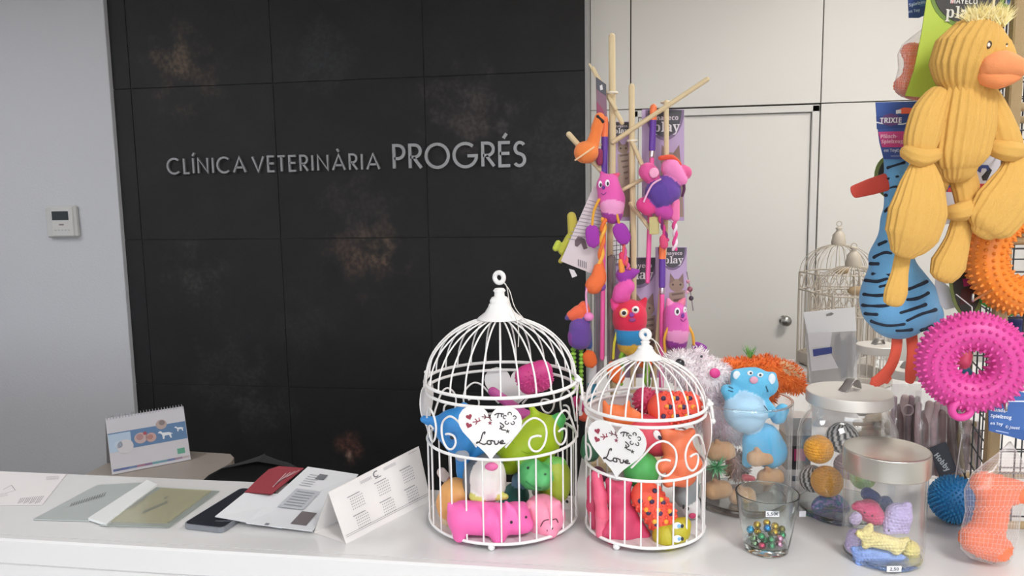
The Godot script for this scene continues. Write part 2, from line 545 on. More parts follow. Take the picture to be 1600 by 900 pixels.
func tile_mat() -> StandardMaterial3D:
	# charcoal stoneware, each tile of its own tone, with rusty clouds and pale scuffs where the glaze shows them
	var m := StandardMaterial3D.new()
	var w := 900
	var a := FastNoiseLite.new(); a.seed = 11; a.frequency = 0.012; a.fractal_octaves = 5
	var b := FastNoiseLite.new(); b.seed = 31; b.frequency = 0.02; b.fractal_octaves = 4
	var c := FastNoiseLite.new(); c.seed = 51; c.frequency = 0.11; c.fractal_octaves = 3
	var rust := []
	for q in [[285, 108, 62, "5a4638", 0.75], [272, 92, 30, "6e5c4c", 0.7], [305, 430, 50, "4c4a44", 0.6], [572, 402, 62, "5a4136", 0.8], [585, 392, 30, "75604f", 0.7], [560, 320, 60, "463c38", 0.6], [725, 168, 66, "4c4146", 0.7], [740, 190, 40, "4c443c", 0.6], [548, 702, 26, "6c4238", 0.9], [545, 712, 8, "a08a7c", 0.9], [360, 590, 80, "33352e", 0.6], [420, 640, 60, "3c4042", 0.5], [500, 90, 60, "3a3e41", 0.5], [860, 240, 90, "423e42", 0.5], [480, 510, 60, "30302e", 0.5]]:
		var p := onz(q[0], q[1], WZ)
		rust.append([Vector2((p.x + 2.55) / 2.4 * w, (2.652 - p.y) / 2.4 * w), q[2] * 0.00245 / 2.4 * w, Color(q[3]), q[4]])
	var im := Image.create(w, w, false, Image.FORMAT_RGB8)
	var tone := []
	for k in 16: tone.append(rng.randf_range(-0.012, 0.012))
	for y in w:
		for x in w:
			var n := a.get_noise_2d(x, y)
			var s := c.get_noise_2d(x, y)
			var v: float = 0.072 + n * 0.032 + s * 0.015 + tone[(y / 225) * 4 + x / 225]
			var q := Color(v * 0.95, v * 1.01, v * 1.06)
			for r in rust:
				var dd: float = (Vector2(x, y) - r[0]).length() / r[1]
				if dd < 1.7:
					var k: float = smoothstep(0.0, 0.9, 1.0 - dd * 0.8 + b.get_noise_2d(x, y) * 0.9) * r[3] * 0.85
					q = q.lerp(r[2], clampf(k * (0.75 + s * 0.6) * smoothstep(1.7, 1.0, dd), 0, 1))
			im.set_pixel(x, y, q)
	m.albedo_texture = ImageTexture.create_from_image(im)
	m.roughness = 0.68
	return m

func thermostat() -> void:
	var z := WZ + 0.022
	var c := onz(101, 346, z)
	var t := thing("thermostat", "small white thermostat with a dark display on the grey wall", "thermostat", c, 0.0)
	var k := 0.00262
	var g := G.new()
	g.box(Vector3(0.001, 0, 0.012), Vector3(0.138, 0.128, 0.024), Basis(Vector3.FORWARD, -0.015), 0.006)
	part(t, "housing", g, mat("c3c3c1", 0.5))
	g = G.new()
	g.box(Vector3(0.012, 0, 0.026), Vector3(0.098, 0.118, 0.006), Basis.IDENTITY, 0.0025)
	part(t, "front_cover", g, mat("c9c8c6", 0.5))
	g = G.new()
	g.box(Vector3(0.005, 0.024, 0.0292), Vector3(0.074, 0.036, 0.002), Basis.IDENTITY, 0.0006)
	part(t, "display", g, mat("31373a", 0.25))
	g = G.new()
	g.box(Vector3(0.008, -0.012, 0.0292), Vector3(0.022, 0.007, 0.001), Basis.IDENTITY, 0.0003)
	part(t, "badge", g, mat("8d7f80", 0.5))
	for i in 5:
		g = G.new()
		g.box(Vector3(-0.02 + i * 0.015, -0.034, 0.0295), Vector3(0.008, 0.005, 0.002), Basis.IDENTITY, 0.0006)
		part(t, "button", g, mat("aeb0b0", 0.5))

# sign letters drawn as round-ended strokes in a geometric sans; unit cap height, baseline 0
func strokes(ch: String) -> Array:
	var arc := func(cx: float, cy: float, rx: float, ry: float, a0: float, a1: float) -> Array:
		var o := []
		for i in 25:
			var a := deg_to_rad(lerpf(a0, a1, i / 24.0))
			o.append(Vector2(cx + cos(a) * rx, cy + sin(a) * ry))
		return o
	match ch:
		"C": return [0.93, [arc.call(0.5, 0.5, 0.45, 0.46, 48, 312)]]
		"L": return [0.46, [[Vector2(0.09, 0.96), Vector2(0.09, 0.05), Vector2(0.44, 0.05)]]]
		"I": return [0.2, [[Vector2(0.1, 0.96), Vector2(0.1, 0.04)]]]
		"Í": return [0.2, [[Vector2(0.1, 0.96), Vector2(0.1, 0.04)], [Vector2(0.08, 1.1), Vector2(0.2, 1.28)]]]
		"N": return [0.8, [[Vector2(0.08, 0.04), Vector2(0.08, 0.94), Vector2(0.7, 0.07), Vector2(0.7, 0.96)]]]
		"A": return [0.86, [[Vector2(0.05, 0.04), Vector2(0.43, 0.95), Vector2(0.81, 0.04)], [Vector2(0.19, 0.33), Vector2(0.67, 0.33)]]]
		"À": return [0.86, [[Vector2(0.05, 0.04), Vector2(0.43, 0.95), Vector2(0.81, 0.04)], [Vector2(0.19, 0.33), Vector2(0.67, 0.33)], [Vector2(0.34, 1.3), Vector2(0.46, 1.12)]]]
		"V": return [0.78, [[Vector2(0.03, 0.96), Vector2(0.39, 0.06), Vector2(0.75, 0.96)]]]
		"E": return [0.54, [[Vector2(0.5, 0.95), Vector2(0.09, 0.95), Vector2(0.09, 0.05), Vector2(0.5, 0.05)], [Vector2(0.09, 0.53), Vector2(0.48, 0.53)]]]
		"É": return [0.54, [[Vector2(0.5, 0.95), Vector2(0.09, 0.95), Vector2(0.09, 0.05), Vector2(0.5, 0.05)], [Vector2(0.09, 0.53), Vector2(0.48, 0.53)], [Vector2(0.24, 1.12), Vector2(0.37, 1.3)]]]
		"T": return [0.5, [[Vector2(0.01, 0.95), Vector2(0.49, 0.95)], [Vector2(0.25, 0.93), Vector2(0.25, 0.04)]]]
		"R": return [0.58, [[Vector2(0.09, 0.04), Vector2(0.09, 0.95), Vector2(0.28, 0.95)] + arc.call(0.28, 0.71, 0.24, 0.24, 88, -88) + [Vector2(0.1, 0.47)], [Vector2(0.24, 0.46), Vector2(0.55, 0.04)]]]
		"P": return [0.56, [[Vector2(0.09, 0.04), Vector2(0.09, 0.95), Vector2(0.26, 0.95)] + arc.call(0.26, 0.69, 0.25, 0.26, 88, -88) + [Vector2(0.1, 0.43)]]]
		"O": return [1.06, [arc.call(0.53, 0.5, 0.46, 0.46, 90, 450)]]
		"G": return [1.02, [arc.call(0.51, 0.5, 0.46, 0.46, 48, 345) + [Vector2(0.96, 0.47), Vector2(0.6, 0.47)]]]
		"S": return [0.5, [arc.call(0.25, 0.72, 0.19, 0.22, 35, 235) + arc.call(0.22, 0.27, 0.21, 0.23, 65, -145)]]
	return [0.35, []]

func wall_sign() -> void:
	var y0 := onz(613, 265, WZ).y
	var t := thing("wall_sign", "raised silver letters reading CLÍNICA VETERINÀRIA PROGRÉS on dark tiles", "sign", Vector3(0, y0, WZ))
	var mt := mat("9a9b9d", 0.45, "metal")
	mt.metallic = 0.55
	for w in [["CLÍNICA", 263.0, 386.0, 0.0635, 0.0], ["VETERINÀRIA", 396.0, 595.0, 0.0635, 0.0], ["PROGRÉS", 614.0, 823.0, 0.094, 0.0]]:
		var h: float = w[3]
		var xa := onz(w[1], 258, WZ).x
		var xb := onz(w[2], 250, WZ).x
		var tot := 0.0
		var txt: String = w[0]
		for ch in txt: tot += strokes(ch)[0]
		var sp := ((xb - xa) / h - tot) / (txt.length() - 1)
		var x := xa
		for ch in txt:
			var s := strokes(ch)
			var g := G.new()
			var hw := 0.062 * h
			for line in s[1]:
				var left := []
				var right := []
				var m: int = line.size()
				for i in m:
					var p: Vector2 = line[i]
					var da: Vector2 = (line[i] - line[maxi(i - 1, 0)]).normalized()
					var db: Vector2 = (line[mini(i + 1, m - 1)] - line[i]).normalized()
					if i == 0: da = db
					if i == m - 1: db = da
					var nn := Vector2(-(da + db).y, (da + db).x).normalized()
					var ex := minf(1.6, 1.0 / maxf(0.3, nn.dot(Vector2(-da.y, da.x))))
					left.append(p * h + nn * hw * ex); right.append(p * h - nn * hw * ex)
				for i in m - 1:
					var q := [left[i], left[i + 1], right[i + 1], right[i]]
					var zf := 0.012
					var zb := 0.001
					g.quad(Vector3(q[0].x, q[0].y, zf), Vector3(q[1].x, q[1].y, zf), Vector3(q[2].x, q[2].y, zf), Vector3(q[3].x, q[3].y, zf), Vector3.BACK)
					for e in [[0, 1], [3, 2]]:
						var a: Vector2 = q[e[0]]
						var b: Vector2 = q[e[1]]
						var mid: Vector2 = (line[i] + line[i + 1]) * h / 2.0
						g.quad(Vector3(a.x, a.y, zb), Vector3(b.x, b.y, zb), Vector3(b.x, b.y, zf), Vector3(a.x, a.y, zf), Vector3(a.x - mid.x, a.y - mid.y, 0))
				for e in [0, m - 1]:
					var a: Vector2 = left[e]
					var b: Vector2 = right[e]
					var o: Vector2 = (line[e] - line[1 if e == 0 else m - 2])
					g.quad(Vector3(a.x, a.y, 0.001), Vector3(b.x, b.y, 0.001), Vector3(b.x, b.y, 0.012), Vector3(a.x, a.y, 0.012), Vector3(o.x, o.y, 0))
			part(t, "letter", g, mt, Vector3(x, w[4], 0))
			x += (s[0] + sp) * h

func counter() -> void:
	var lac := mat("e0dfdf", 0.22)
	lac.clearcoat_enabled = true; lac.clearcoat = 0.3; lac.clearcoat_roughness = 0.1
	var t := thing("reception_counter", "white lacquered L-shaped reception counter carrying the cages and jars", "counter")
	# front ledge and the return that runs back on the right
	var g := G.new()
	var poly := PackedVector2Array([Vector2(-3.295, 0.955), Vector2(2.2, 0.955), Vector2(2.2, 2.3), Vector2(-0.083, 2.3), Vector2(-0.083, 1.195), Vector2(-3.295, 1.195)])
	g.extr(poly, 0.04, Transform3D(Basis(Vector3.RIGHT, Vector3(0, 0, -1), Vector3.UP), Vector3(0, TOP - 0.02, 0)))
	part(t, "top", g, lac)
	g = G.new()
	g.box(Vector3(-0.545, (TOP - 0.04) / 2, -0.9635), Vector3(5.48, TOP - 0.04, 0.04), Basis.IDENTITY, 0.002)
	part(t, "front_panel", g, lac)
	g = G.new()
	g.box(Vector3(-0.06, (TOP - 0.04) / 2, -1.72), Vector3(0.03, TOP - 0.04, 1.14), Basis.IDENTITY, 0.002)
	part(t, "inner_side_panel", g, lac)
	g = G.new()
	g.box(Vector3(-0.545, TOP - 0.02, -0.948), Vector3(5.48, 0.04, 0.016), Basis.IDENTITY, 0.003)
	part(t, "edge_strip", g, lac)
	# lower desk behind the ledge
	var d := thing("desk", "taupe desk top below the counter ledge, under the spiral calendar", "desk")
	g = G.new()
	var p := PackedVector2Array()
	for q in [[-1.715, 1.25], [-1.30, 1.25], [-1.30, 2.26], [-1.312, 2.30], [-1.345, 2.335], [-1.715, 2.36]]: p.append(Vector2(q[0], q[1]))
	g.extr(p, 0.03, Transform3D(Basis(Vector3.RIGHT, Vector3(0, 0, -1), Vector3.UP), Vector3(0, 0.725, 0)))
	part(d, "desk_top", g, mat("a79d94", 0.5))
	for x in [-1.36, -1.67]:
		g = G.new()
		g.box(Vector3(x, 0.355, -1.78), Vector3(0.03, 0.71, 0.9))
		part(d, "side_panel", g, mat("a79d94", 0.5))
	office_chair()

func office_chair() -> void:
	var t := thing("office_chair", "black mesh backed office chair standing at the desk's right corner", "chair", Vector3(-1.075, 0, -2.12), 0.15)
	var m := mat("1f2123", 0.85, "felt")
	var g := G.new()
	var rows := []
	for i in 19:
		var v := i / 18.0
		var ring := PackedVector3Array()
		var hw := 0.20 * pow(sin(clampf(0.12 + v * 0.88, 0, 1) * PI * 0.55), 0.6) * sqrt(maxf(0.0, 1.0 - pow(maxf(0.0, (v - 0.55) / 0.45), 2.6)))
		for j in 24:
			var a := TAU * j / 24
			var cx := signf(cos(a)) * pow(absf(cos(a)), 0.6)
			ring.append(Vector3(cx * hw, 0.50 + v * 0.355, 0.10 + sin(a) * 0.018 - cx * cx * 0.05 * -1.0))
		rows.append(ring)
	g.grid(rows)
	part(t, "backrest", g, m)
	g = G.new()
	g.extr(rect(0.44, 0.42, 0.1), 0.07, Transform3D(Basis(Vector3.RIGHT, Vector3.FORWARD, Vector3.UP), Vector3(0, 0.46, -0.12)))
	part(t, "seat", g, m)
	g = G.new()
	g.lathe([[0.0, 0.08], [0.028, 0.08], [0.028, 0.30], [0.018, 0.31], [0.018, 0.43], [0, 0.43]], Vector3(0, 0, -0.12), 16)
	part(t, "column", g, mat("2b2c2e", 0.4))
	for i in 5:
		var a := TAU * i / 5.0
		var tip := Vector3(cos(a) * 0.28, 0.055, -0.12 + sin(a) * 0.28)
		g = G.new()
		g.loft([Vector3(0, 0.10, -0.12), tip + Vector3(0, 0.01, 0)], [0.022, 0.014], 8)
		var o := part(t, "base_arm", g, mat("2b2c2e", 0.4))
		g = G.new()
		g.ell(tip + Vector3(0, -0.0275, 0), Vector3(0.014, 0.0275, 0.0275))
		part(o, "castor", g, mat("232325", 0.5))

func sheet(p: Array, th: float, uvq := true) -> G:   # a thin sheet of paper through four corners, with thickness
	var g := G.new()
	var up: Vector3 = (p[1] - p[0]).cross(p[3] - p[0]).normalized()
	if up.y < 0: up = -up
	var o := up * th
	g.quad(p[0] + o, p[1] + o, p[2] + o, p[3] + o, up)
	g.quad(p[0], p[1], p[2], p[3], -up)
	var c: Vector3 = (p[0] + p[1] + p[2] + p[3]) / 4
	for i in 4:
		var a: Vector3 = p[i]
		var b: Vector3 = p[(i + 1) % 4]
		g.quad(a, b, b + o, a + o, (a + b) / 2 - c)
	return g

func flat_on(px: Array, y: float) -> Array:
	var o := []
	for q in px: o.append(on(q[0], q[1], y))
	return o
func lines_on(parent: Node, called: String, segs: Array, y: float, w: float, m: Material) -> void:   # printed strokes lying on a level sheet
	var g := G.new()
	for s in segs:
		var a := on(s[0], s[1], y)
		var b := on(s[2], s[3], y)
		var sd := (b - a).cross(Vector3.UP).normalized() * w / 2
		g.quad(a + sd, b + sd, b - sd, a - sd, Vector3.UP)
	part(parent, called, g, m)

func papers() -> void:
	var y := TOP + 0.0006
	# printed sheet at the far left
	var t := thing("paper_sheet", "white printed sheet lying at the counter's left end", "paper")
	part(t, "sheet", sheet(flat_on([[-60, 790], [66, 789], [104, 741], [-40, 735]], y), 0.0004), mat("e6e1e2", 0.8))
	var ink := mat("a9a5a8", 0.9)
	var seg := []
	for i in 12: seg.append([28 + i * 3, 787 - (i % 3), 33 + i * 3.2, 778 - i * 0.3])
	lines_on(t, "signature_print", seg, y + 0.0006, 0.0012, ink)
	seg = []
	for i in 4: seg.append([72, 745 + i * 1.5, 92, 744 + i * 1.5])
	lines_on(t, "caption_print", seg, y + 0.0006, 0.0012, ink)
	seg = []
	for i in 3: seg.append([0, 772 + i * 2, 12, 770 + i * 2])
	seg.append_array([[5, 765, 18, 758], [18, 758, 24, 766], [24, 766, 8, 771]])
	lines_on(t, "sketch_print", seg, y + 0.0006, 0.0012, ink)
	# two document sleeves
	t = thing("document_folder", "translucent grey document sleeve with a white spine beside a yellow booklet", "folder")
	part(t, "cover", sheet(flat_on([[52, 813], [140, 815], [236, 755], [152, 759]], y), 0.002), mat("aeb4b3", 0.45))
	part(t, "spine", sheet(flat_on([[138, 813], [166, 822], [246, 760], [230, 753]], y + 0.002), 0.004), mat("e4e6e6", 0.5))
	seg = []
	for i in 14: seg.append([110 + i * 4, 791 - i * 1.2, 113 + i * 4.0, 786 - i * 1.3])
	seg.append([145, 778, 158, 775])
	lines_on(t, "print", seg, y + 0.0026, 0.0016, mat("7d8383", 0.8))
	t = thing("document_folder", "clear grey sleeve holding a pale yellow booklet beside the phone", "folder")
	part(t, "sleeve_back", sheet(flat_on([[156, 822], [264, 825], [343, 768], [244, 762]], y), 0.0015), mat("a9b0ab", 0.4))
	part(t, "booklet", sheet(flat_on([[170, 816], [262, 818], [330, 768], [252, 764]], y + 0.0016), 0.002), mat("c2b98c", 0.6))
	seg = []
	for k in 4: seg.append([223, 802 - k, 262, 785 - k])
	for k in 3: seg.append([256, 780 - k, 263, 777 - k])
	for i in 5: seg.append([190 + i * 4, 798 - i * 3, 214 + i * 4, 790 - i * 3])
	lines_on(t, "print", seg, y + 0.0042, 0.0012, mat("8a8779", 0.8))
	part(t, "sleeve_front", sheet(flat_on([[156, 822], [264, 825], [343, 768], [244, 762]], y + 0.0045), 0.0006), clear("c4ccc8", 0.12, 0.15))
	# phone
	t = thing("phone", "dark slate mobile phone partly under the leaflets", "phone")
	var a := on(287, 827, TOP); var b := on(347, 834, TOP); var c := on(418, 776, TOP)
	var ax := (b - a).normalized()
	var az := (c - b); az = (az - ax * az.dot(ax)).normalized()
	var bs := Basis(ax, Vector3.UP, ax.cross(Vector3.UP))
	if bs.z.dot(az) > 0: pass
	var ln := 0.146
	var wd := a.distance_to(b) + 0.003
	var cen := (a + b) / 2 + az * ln / 2
	var g := G.new()
	g.extr(rect(wd, ln, 0.008), 0.008, Transform3D(Basis(ax, az, Vector3.UP), cen + Vector3.UP * 0.0045))
	part(t, "body", g, mat("7c7f86", 0.35))
	g = G.new()
	g.extr(rect(wd - 0.004, ln - 0.005, 0.006), 0.001, Transform3D(Basis(ax, az, Vector3.UP), cen + Vector3.UP * 0.0088))
	part(t, "screen", g, mat("2d3038", 0.12))
	leaflets()
	tent_calendar()
	spiral_calendar()

func leaflets() -> void:
	# red and white folded leaflet, with a second white flyer lying over it
	var y := TOP + 0.010
	var t := thing("leaflet", "folded leaflet with a dark red panel lying over the phone", "leaflet")
	var p := flat_on([[338, 806], [428, 763], [472, 731], [420, 729], [388, 762]], y)
	var white := mat("dcdde1", 0.6)
	var g := G.new()
	var A := on(336, 808, TOP + 0.012); var B := on(440, 826, TOP + 0.003); var C := on(520, 775, TOP + 0.006); var D := on(382, 771, TOP + 0.018); var E := on(424, 774, TOP + 0.018)
	part(t, "white_page", sheet([A, B, C, D], 0.0012), white)
	var R0 := on(382, 770, TOP + 0.0185); var R1 := on(424, 773, TOP + 0.0185); var R2 := on(475, 732, TOP + 0.020); var R3 := on(436, 729, TOP + 0.020); var R4 := on(420, 734, TOP + 0.0200); var R5 := on(404, 748, TOP + 0.0195)
	g = G.new()
	for o in [0.0, 0.001]:
		var u: Vector3 = Vector3.UP * float(o)
		var sg := 1.0 if o > 0 else -1.0
		g.tri(R0 + u, R1 + u, R2 + u, Vector3.UP * sg); g.tri(R0 + u, R2 + u, R3 + u, Vector3.UP * sg); g.tri(R0 + u, R3 + u, R4 + u, Vector3.UP * sg); g.tri(R0 + u, R4 + u, R5 + u, Vector3.UP * sg)
	part(t, "red_panel", g, mat("9b4049", 0.5))
	var seg := []
	for i in 4: seg.append([426 + i * 3.0, 763 - i * 3.0 - 2, 447 + i * 7.0, 739 - i * 1.5])
	var gg := G.new()
	for s in seg:
		var a := on(s[0], s[1], TOP + 0.0215); var b := on(s[2], s[3], TOP + 0.0215)
		var sd := (b - a).cross(Vector3.UP).normalized() * 0.0008
		gg.quad(a + sd, b + sd, b - sd, a - sd, Vector3.UP)
	part(t, "print", gg, mat("d8b9bc", 0.7))
	t = thing("flyer", "white flyer with a grey text box lying over the red leaflet", "flyer")
	var q := [on(384, 818, TOP + 0.008), on(488, 831, TOP + 0.005), on(560, 742, TOP + 0.012), on(481, 730, TOP + 0.0225)]
	part(t, "page", sheet(q, 0.0012), white)
	var up: Vector3 = (q[1] - q[0]).cross(q[3] - q[0]).normalized()
	if up.y < 0: up = -up
	var uvp := func(u: float, v: float) -> Vector3: return q[0].lerp(q[1], u).lerp(q[3].lerp(q[2], u), v) + up * 0.0016
	var patch := func(u0: float, v0: float, u1: float, v1: float, m: Material, called: String) -> void:
		var h := G.new()
		h.quad(uvp.call(u0, v0), uvp.call(u1, v0), uvp.call(u1, v1), uvp.call(u0, v1), up)
		part(t, called, h, m)
	patch.call(0.2, 0.28, 0.62, 0.60, mat("b9bcc2", 0.7), "text_box")
	patch.call(0.62, 0.06, 0.86, 0.26, mat("726a6c", 0.6), "photo_print")
	patch.call(0.34, 0.8, 0.5, 0.9, mat("6f7277", 0.7), "heading_print")
	patch.call(0.28, -0.0, 0.34, 0.03, mat("7c7f86", 0.7), "logo_print")
	var h := G.new()
	for i in 6:
		var v := 0.32 + i * 0.045
		h.quad(uvp.call(0.26, v) + up * 0.0003, uvp.call(0.56, v) + up * 0.0003, uvp.call(0.56, v + 0.014) + up * 0.0003, uvp.call(0.26, v + 0.014) + up * 0.0003, up)
	for i in 6:
		var v := 0.66 + i * 0.04
		h.quad(uvp.call(0.18, v), uvp.call(0.40, v), uvp.call(0.40, v + 0.008), uvp.call(0.18, v + 0.008), up)
	part(t, "text_print", h, mat("8f9299", 0.7))

func face_pt(o: Vector3, ex: Vector3, ey: Vector3, u: float, v: float) -> Vector3: return o + ex * u + ey * v

func tent_calendar() -> void:
	# a card folded to a tent: the front face leans back from the counter, the left end is open
	var a := on(541, 850, TOP); var b := on(673, 782, TOP)
	var e := on(490, 833, TOP)
	var tl := pt(513, 769, 0.0)
	# ridge: above the middle of the foot, seen at (513, 769) and (654, 686)
	var fd := (b - a)
	var nrm := fd.cross(Vector3.UP).normalized()
	if nrm.dot(e - a) < 0: nrm = -nrm
	var wdt := nrm.dot(e - a)
	var r := ray(513, 769)
	var mid := a + nrm * wdt * 0.5
	var s := (mid - CP).dot(nrm) / r.dot(nrm)
	tl = CP + r * s
	var hgt := tl.y - TOP
	var ra := tl
	var r2 := ray(654, 686)
	var rb := CP + r2 * ((mid - CP).dot(nrm) / r2.dot(nrm))
	rb.y = lerpf(rb.y, tl.y, 0.5)
	var t := thing("tent_calendar", "white folded card calendar standing like a tent on the counter", "calendar")
	var card := mat("eae6e4", 0.75)
	var g := G.new()
	for q in [[a, b, rb, ra], [e, e + (b - a), rb, ra]]:
		for off in [0.0, 0.0007]:
			var rows := []
			for r_i in 13:
				var row := PackedVector3Array()
				for c_i in 13:
					var p0: Vector3 = q[0].lerp(q[1], c_i / 12.0)
					var p1: Vector3 = q[3].lerp(q[2], c_i / 12.0)
					row.append(p0.lerp(p1, r_i / 12.0) + nrm * (off if q[0] == a else -off))
				rows.append(row)
			g.grid(rows, false)
	part(t, "card", g, card)
	g = G.new()
	g.quad(a + Vector3.UP * 0.0005, b + Vector3.UP * 0.0005, e + (b - a) + Vector3.UP * 0.0005, e + Vector3.UP * 0.0005, Vector3.UP)
	part(t, "foot_flap", g, card)
	var ex := b - a
	var ey := ra - a
	var o := ex.cross(ey).normalized()
	if o.dot(-nrm) < 0: o = -o
	var P := func(u: float, v: float) -> Vector3: return a + ex * u + (ra - a).lerp(rb - b, u) * v + o * 0.0008
	var ink := G.new()
	var rc := func(u0: float, v0: float, u1: float, v1: float) -> void:
		ink.quad(P.call(u0, v0), P.call(u1, v0), P.call(u1, v1), P.call(u0, v1), o)
	for col in 3:
		for row in 2:
			if col == 2 and row == 1: pass
			var u := 0.14 + col * 0.29
			var v := 0.74 - row * 0.36
			rc.call(u, v, u + 0.13, v + 0.016)
			for i in 5:
				for j in 7:
					rc.call(u + 0.02 + j * 0.02, v - 0.05 - i * 0.048, u + 0.03 + j * 0.02, v - 0.034 - i * 0.048)
	for i in 3: rc.call(0.3, 0.9 - i * 0.02, 0.42, 0.906 - i * 0.02)
	for i in 3: rc.call(0.56, 0.93 - i * 0.02, 0.70, 0.936 - i * 0.02)
	rc.call(0.02, 0.105, 0.99, 0.112); rc.call(0.02, 0.135, 0.99, 0.142)
	rc.call(0.86, 0.95, 0.96, 0.956)
	part(t, "calendar_print", ink, mat("9c9b9e", 0.8))
	var c := G.new()
	var ring := []
	for i in 15:
		var an := deg_to_rad(60 + i * 17.0)
		ring.append(P.call(0.475 + cos(an) * 0.028, 0.90 + sin(an) * 0.05))
	c.loft(ring, [0.0008], 6, 0, 0.0, 1)
	c.quad(P.call(0.45, 0.82), P.call(0.52, 0.82), P.call(0.52, 0.832), P.call(0.45, 0.832), o)
	part(t, "emblem", c, mat("6c6b6d", 0.7))

func spiral_calendar() -> void:
	var y := 0.741
	var a := on(175, 742, y); var b := on(298, 718, y)
	var ex := (b - a).normalized()
	var w := a.distance_to(b)
	var nz := ex.cross(Vector3.UP)         # towards the viewer
	if nz.z < 0: nz = -nz
	# leans back: top corners seen at (164, 652) and (291, 633)
	var r := ray(164, 654)
	var lean := Vector3.UP * 0.93 - nz * 0.36
	# height along the leaning face
	var nn := ex.cross(lean).normalized()
	var s := (a - CP).dot(nn) / r.dot(nn)
	var h := (CP + r * s - a).length()
	var t := thing("spiral_calendar", "spiral bound desk calendar with blue picture strip standing on the desk", "calendar", a)
	var bx := Transform3D(Basis(ex, lean.normalized(), ex.cross(lean).normalized()), Vector3.ZERO)
	if bx.basis.z.dot(nz) < 0: bx.basis.z = -bx.basis.z
	var zz := bx.basis.z
	var g := G.new()
	g.extr(rect(w, h, 0, Vector2(w / 2, h / 2)), 0.004, bx)
	part(t, "page", g, mat("d3d2da", 0.5))
	g = G.new()
	var back := Transform3D(Basis(ex, (Vector3.UP * 0.93 + nz * -0.9).normalized(), nz), Vector3.ZERO)
	var tp := bx * Vector3(0, h, -0.003)
	var ft := Vector3(0, 0, 0) - nz * (h * 0.72)
	g.quad(tp, tp + ex * w, ft + ex * w, ft, -nz)
	part(t, "stand_card", g, mat("b9b9bf", 0.7))
	var P := func(u: float, v: float, z: float) -> Vector3: return bx * Vector3(u * w, v * h, z)
	var rc := func(u0: float, v0: float, u1: float, v1: float, z: float, m: Material, called: String) -> void:
		var k := G.new()
		k.quad(P.call(u0, v0, z), P.call(u1, v0, z), P.call(u1, v1, z), P.call(u0, v1, z), zz)
		part(t, called, k, m)
	rc.call(0.005, 0.40, 0.995, 0.72, 0.0023, mat("5d83b0", 0.5), "blue_strip")
	rc.call(0.005, 0.38, 0.28, 0.70, 0.0026, mat("b9cfe6", 0.5), "photo_print")
	var strip := ["6470a0", "5f6ea8", "6b86b0", "a5788e", "8a6f95", "6ea3ad", "6e9db0", "6f7fae", "a08a9c", "c0b3b8"]
	for i in 10: rc.call(0.02 + i * 0.097, 0.045, 0.02 + (i + 1) * 0.097, 0.085, 0.0023, mat(strip[i], 0.5), "colour_band")
	rc.call(0.84, 0.14, 0.94, 0.24, 0.0023, mat("5fa88f", 0.5), "green_badge")
	for q in [[0.68, 0.73, 0.085, "bca9a6"], [0.69, 0.76, 0.045, "8c7f80"], [0.40, 0.55, 0.095, "c9b2b4"], [0.39, 0.57, 0.055, "b78f92"], [0.53, 0.53, 0.08, "c7a5a3"], [0.52, 0.54, 0.045, "b5857f"], [0.46, 0.62, 0.03, "b0525c"], [0.2, 0.45, 0.12, "d9d6dd"], [0.12, 0.5, 0.06, "c7d6ea"]]:
		var k := G.new()
		var tr := bx; tr.origin = P.call(q[0], q[1], 0.0032 if q[2] < 0.06 else 0.0030)
		k.extr(oval(q[2] * w * 0.85, q[2] * w * 0.8), 0.0002, tr)
		part(t, "animal_print", k, mat(q[3], 0.6))
	# two white dog silhouettes
	var dog := [[0.0, 0.62], [0.12, 0.78], [0.24, 0.74], [0.3, 0.6], [0.72, 0.56], [1.0, 0.36], [0.86, 0.38], [0.84, 0.2], [0.88, 0.0], [0.78, 0.0], [0.7, 0.3], [0.42, 0.28], [0.38, 0.0], [0.28, 0.0], [0.27, 0.4], [0.16, 0.56]]
	for q in [[0.62, 0.46, 0.2], [0.84, 0.55, 0.13]]:
		var pl := PackedVector2Array()
		for d in dog: pl.append(Vector2(q[0] * w + d[0] * q[2] * w, q[1] * h + d[1] * q[2] * w * 0.75))
		var k := G.new()
		var tr := bx; tr.origin = zz * 0.0032
		k.extr(pl, 0.0002, tr)
		part(t, "dog_silhouette", k, mat("e9eef5", 0.6))
	for i in 26:
		var k := G.new()
		var cc: Vector3 = P.call((i + 0.5) / 26.0, 1.0, -0.002)
		var ring := []
		for j in 12: ring.append(cc + bx.basis.y * (sin(TAU * j / 12) * 0.0075) + zz * (cos(TAU * j / 12) * 0.006))
		k.loft(ring, [0.0009], 5, 0, 0.0, 1, ex, true)
		part(t, "spiral_ring", k, mat("c4c4ca", 0.35, "metal"))

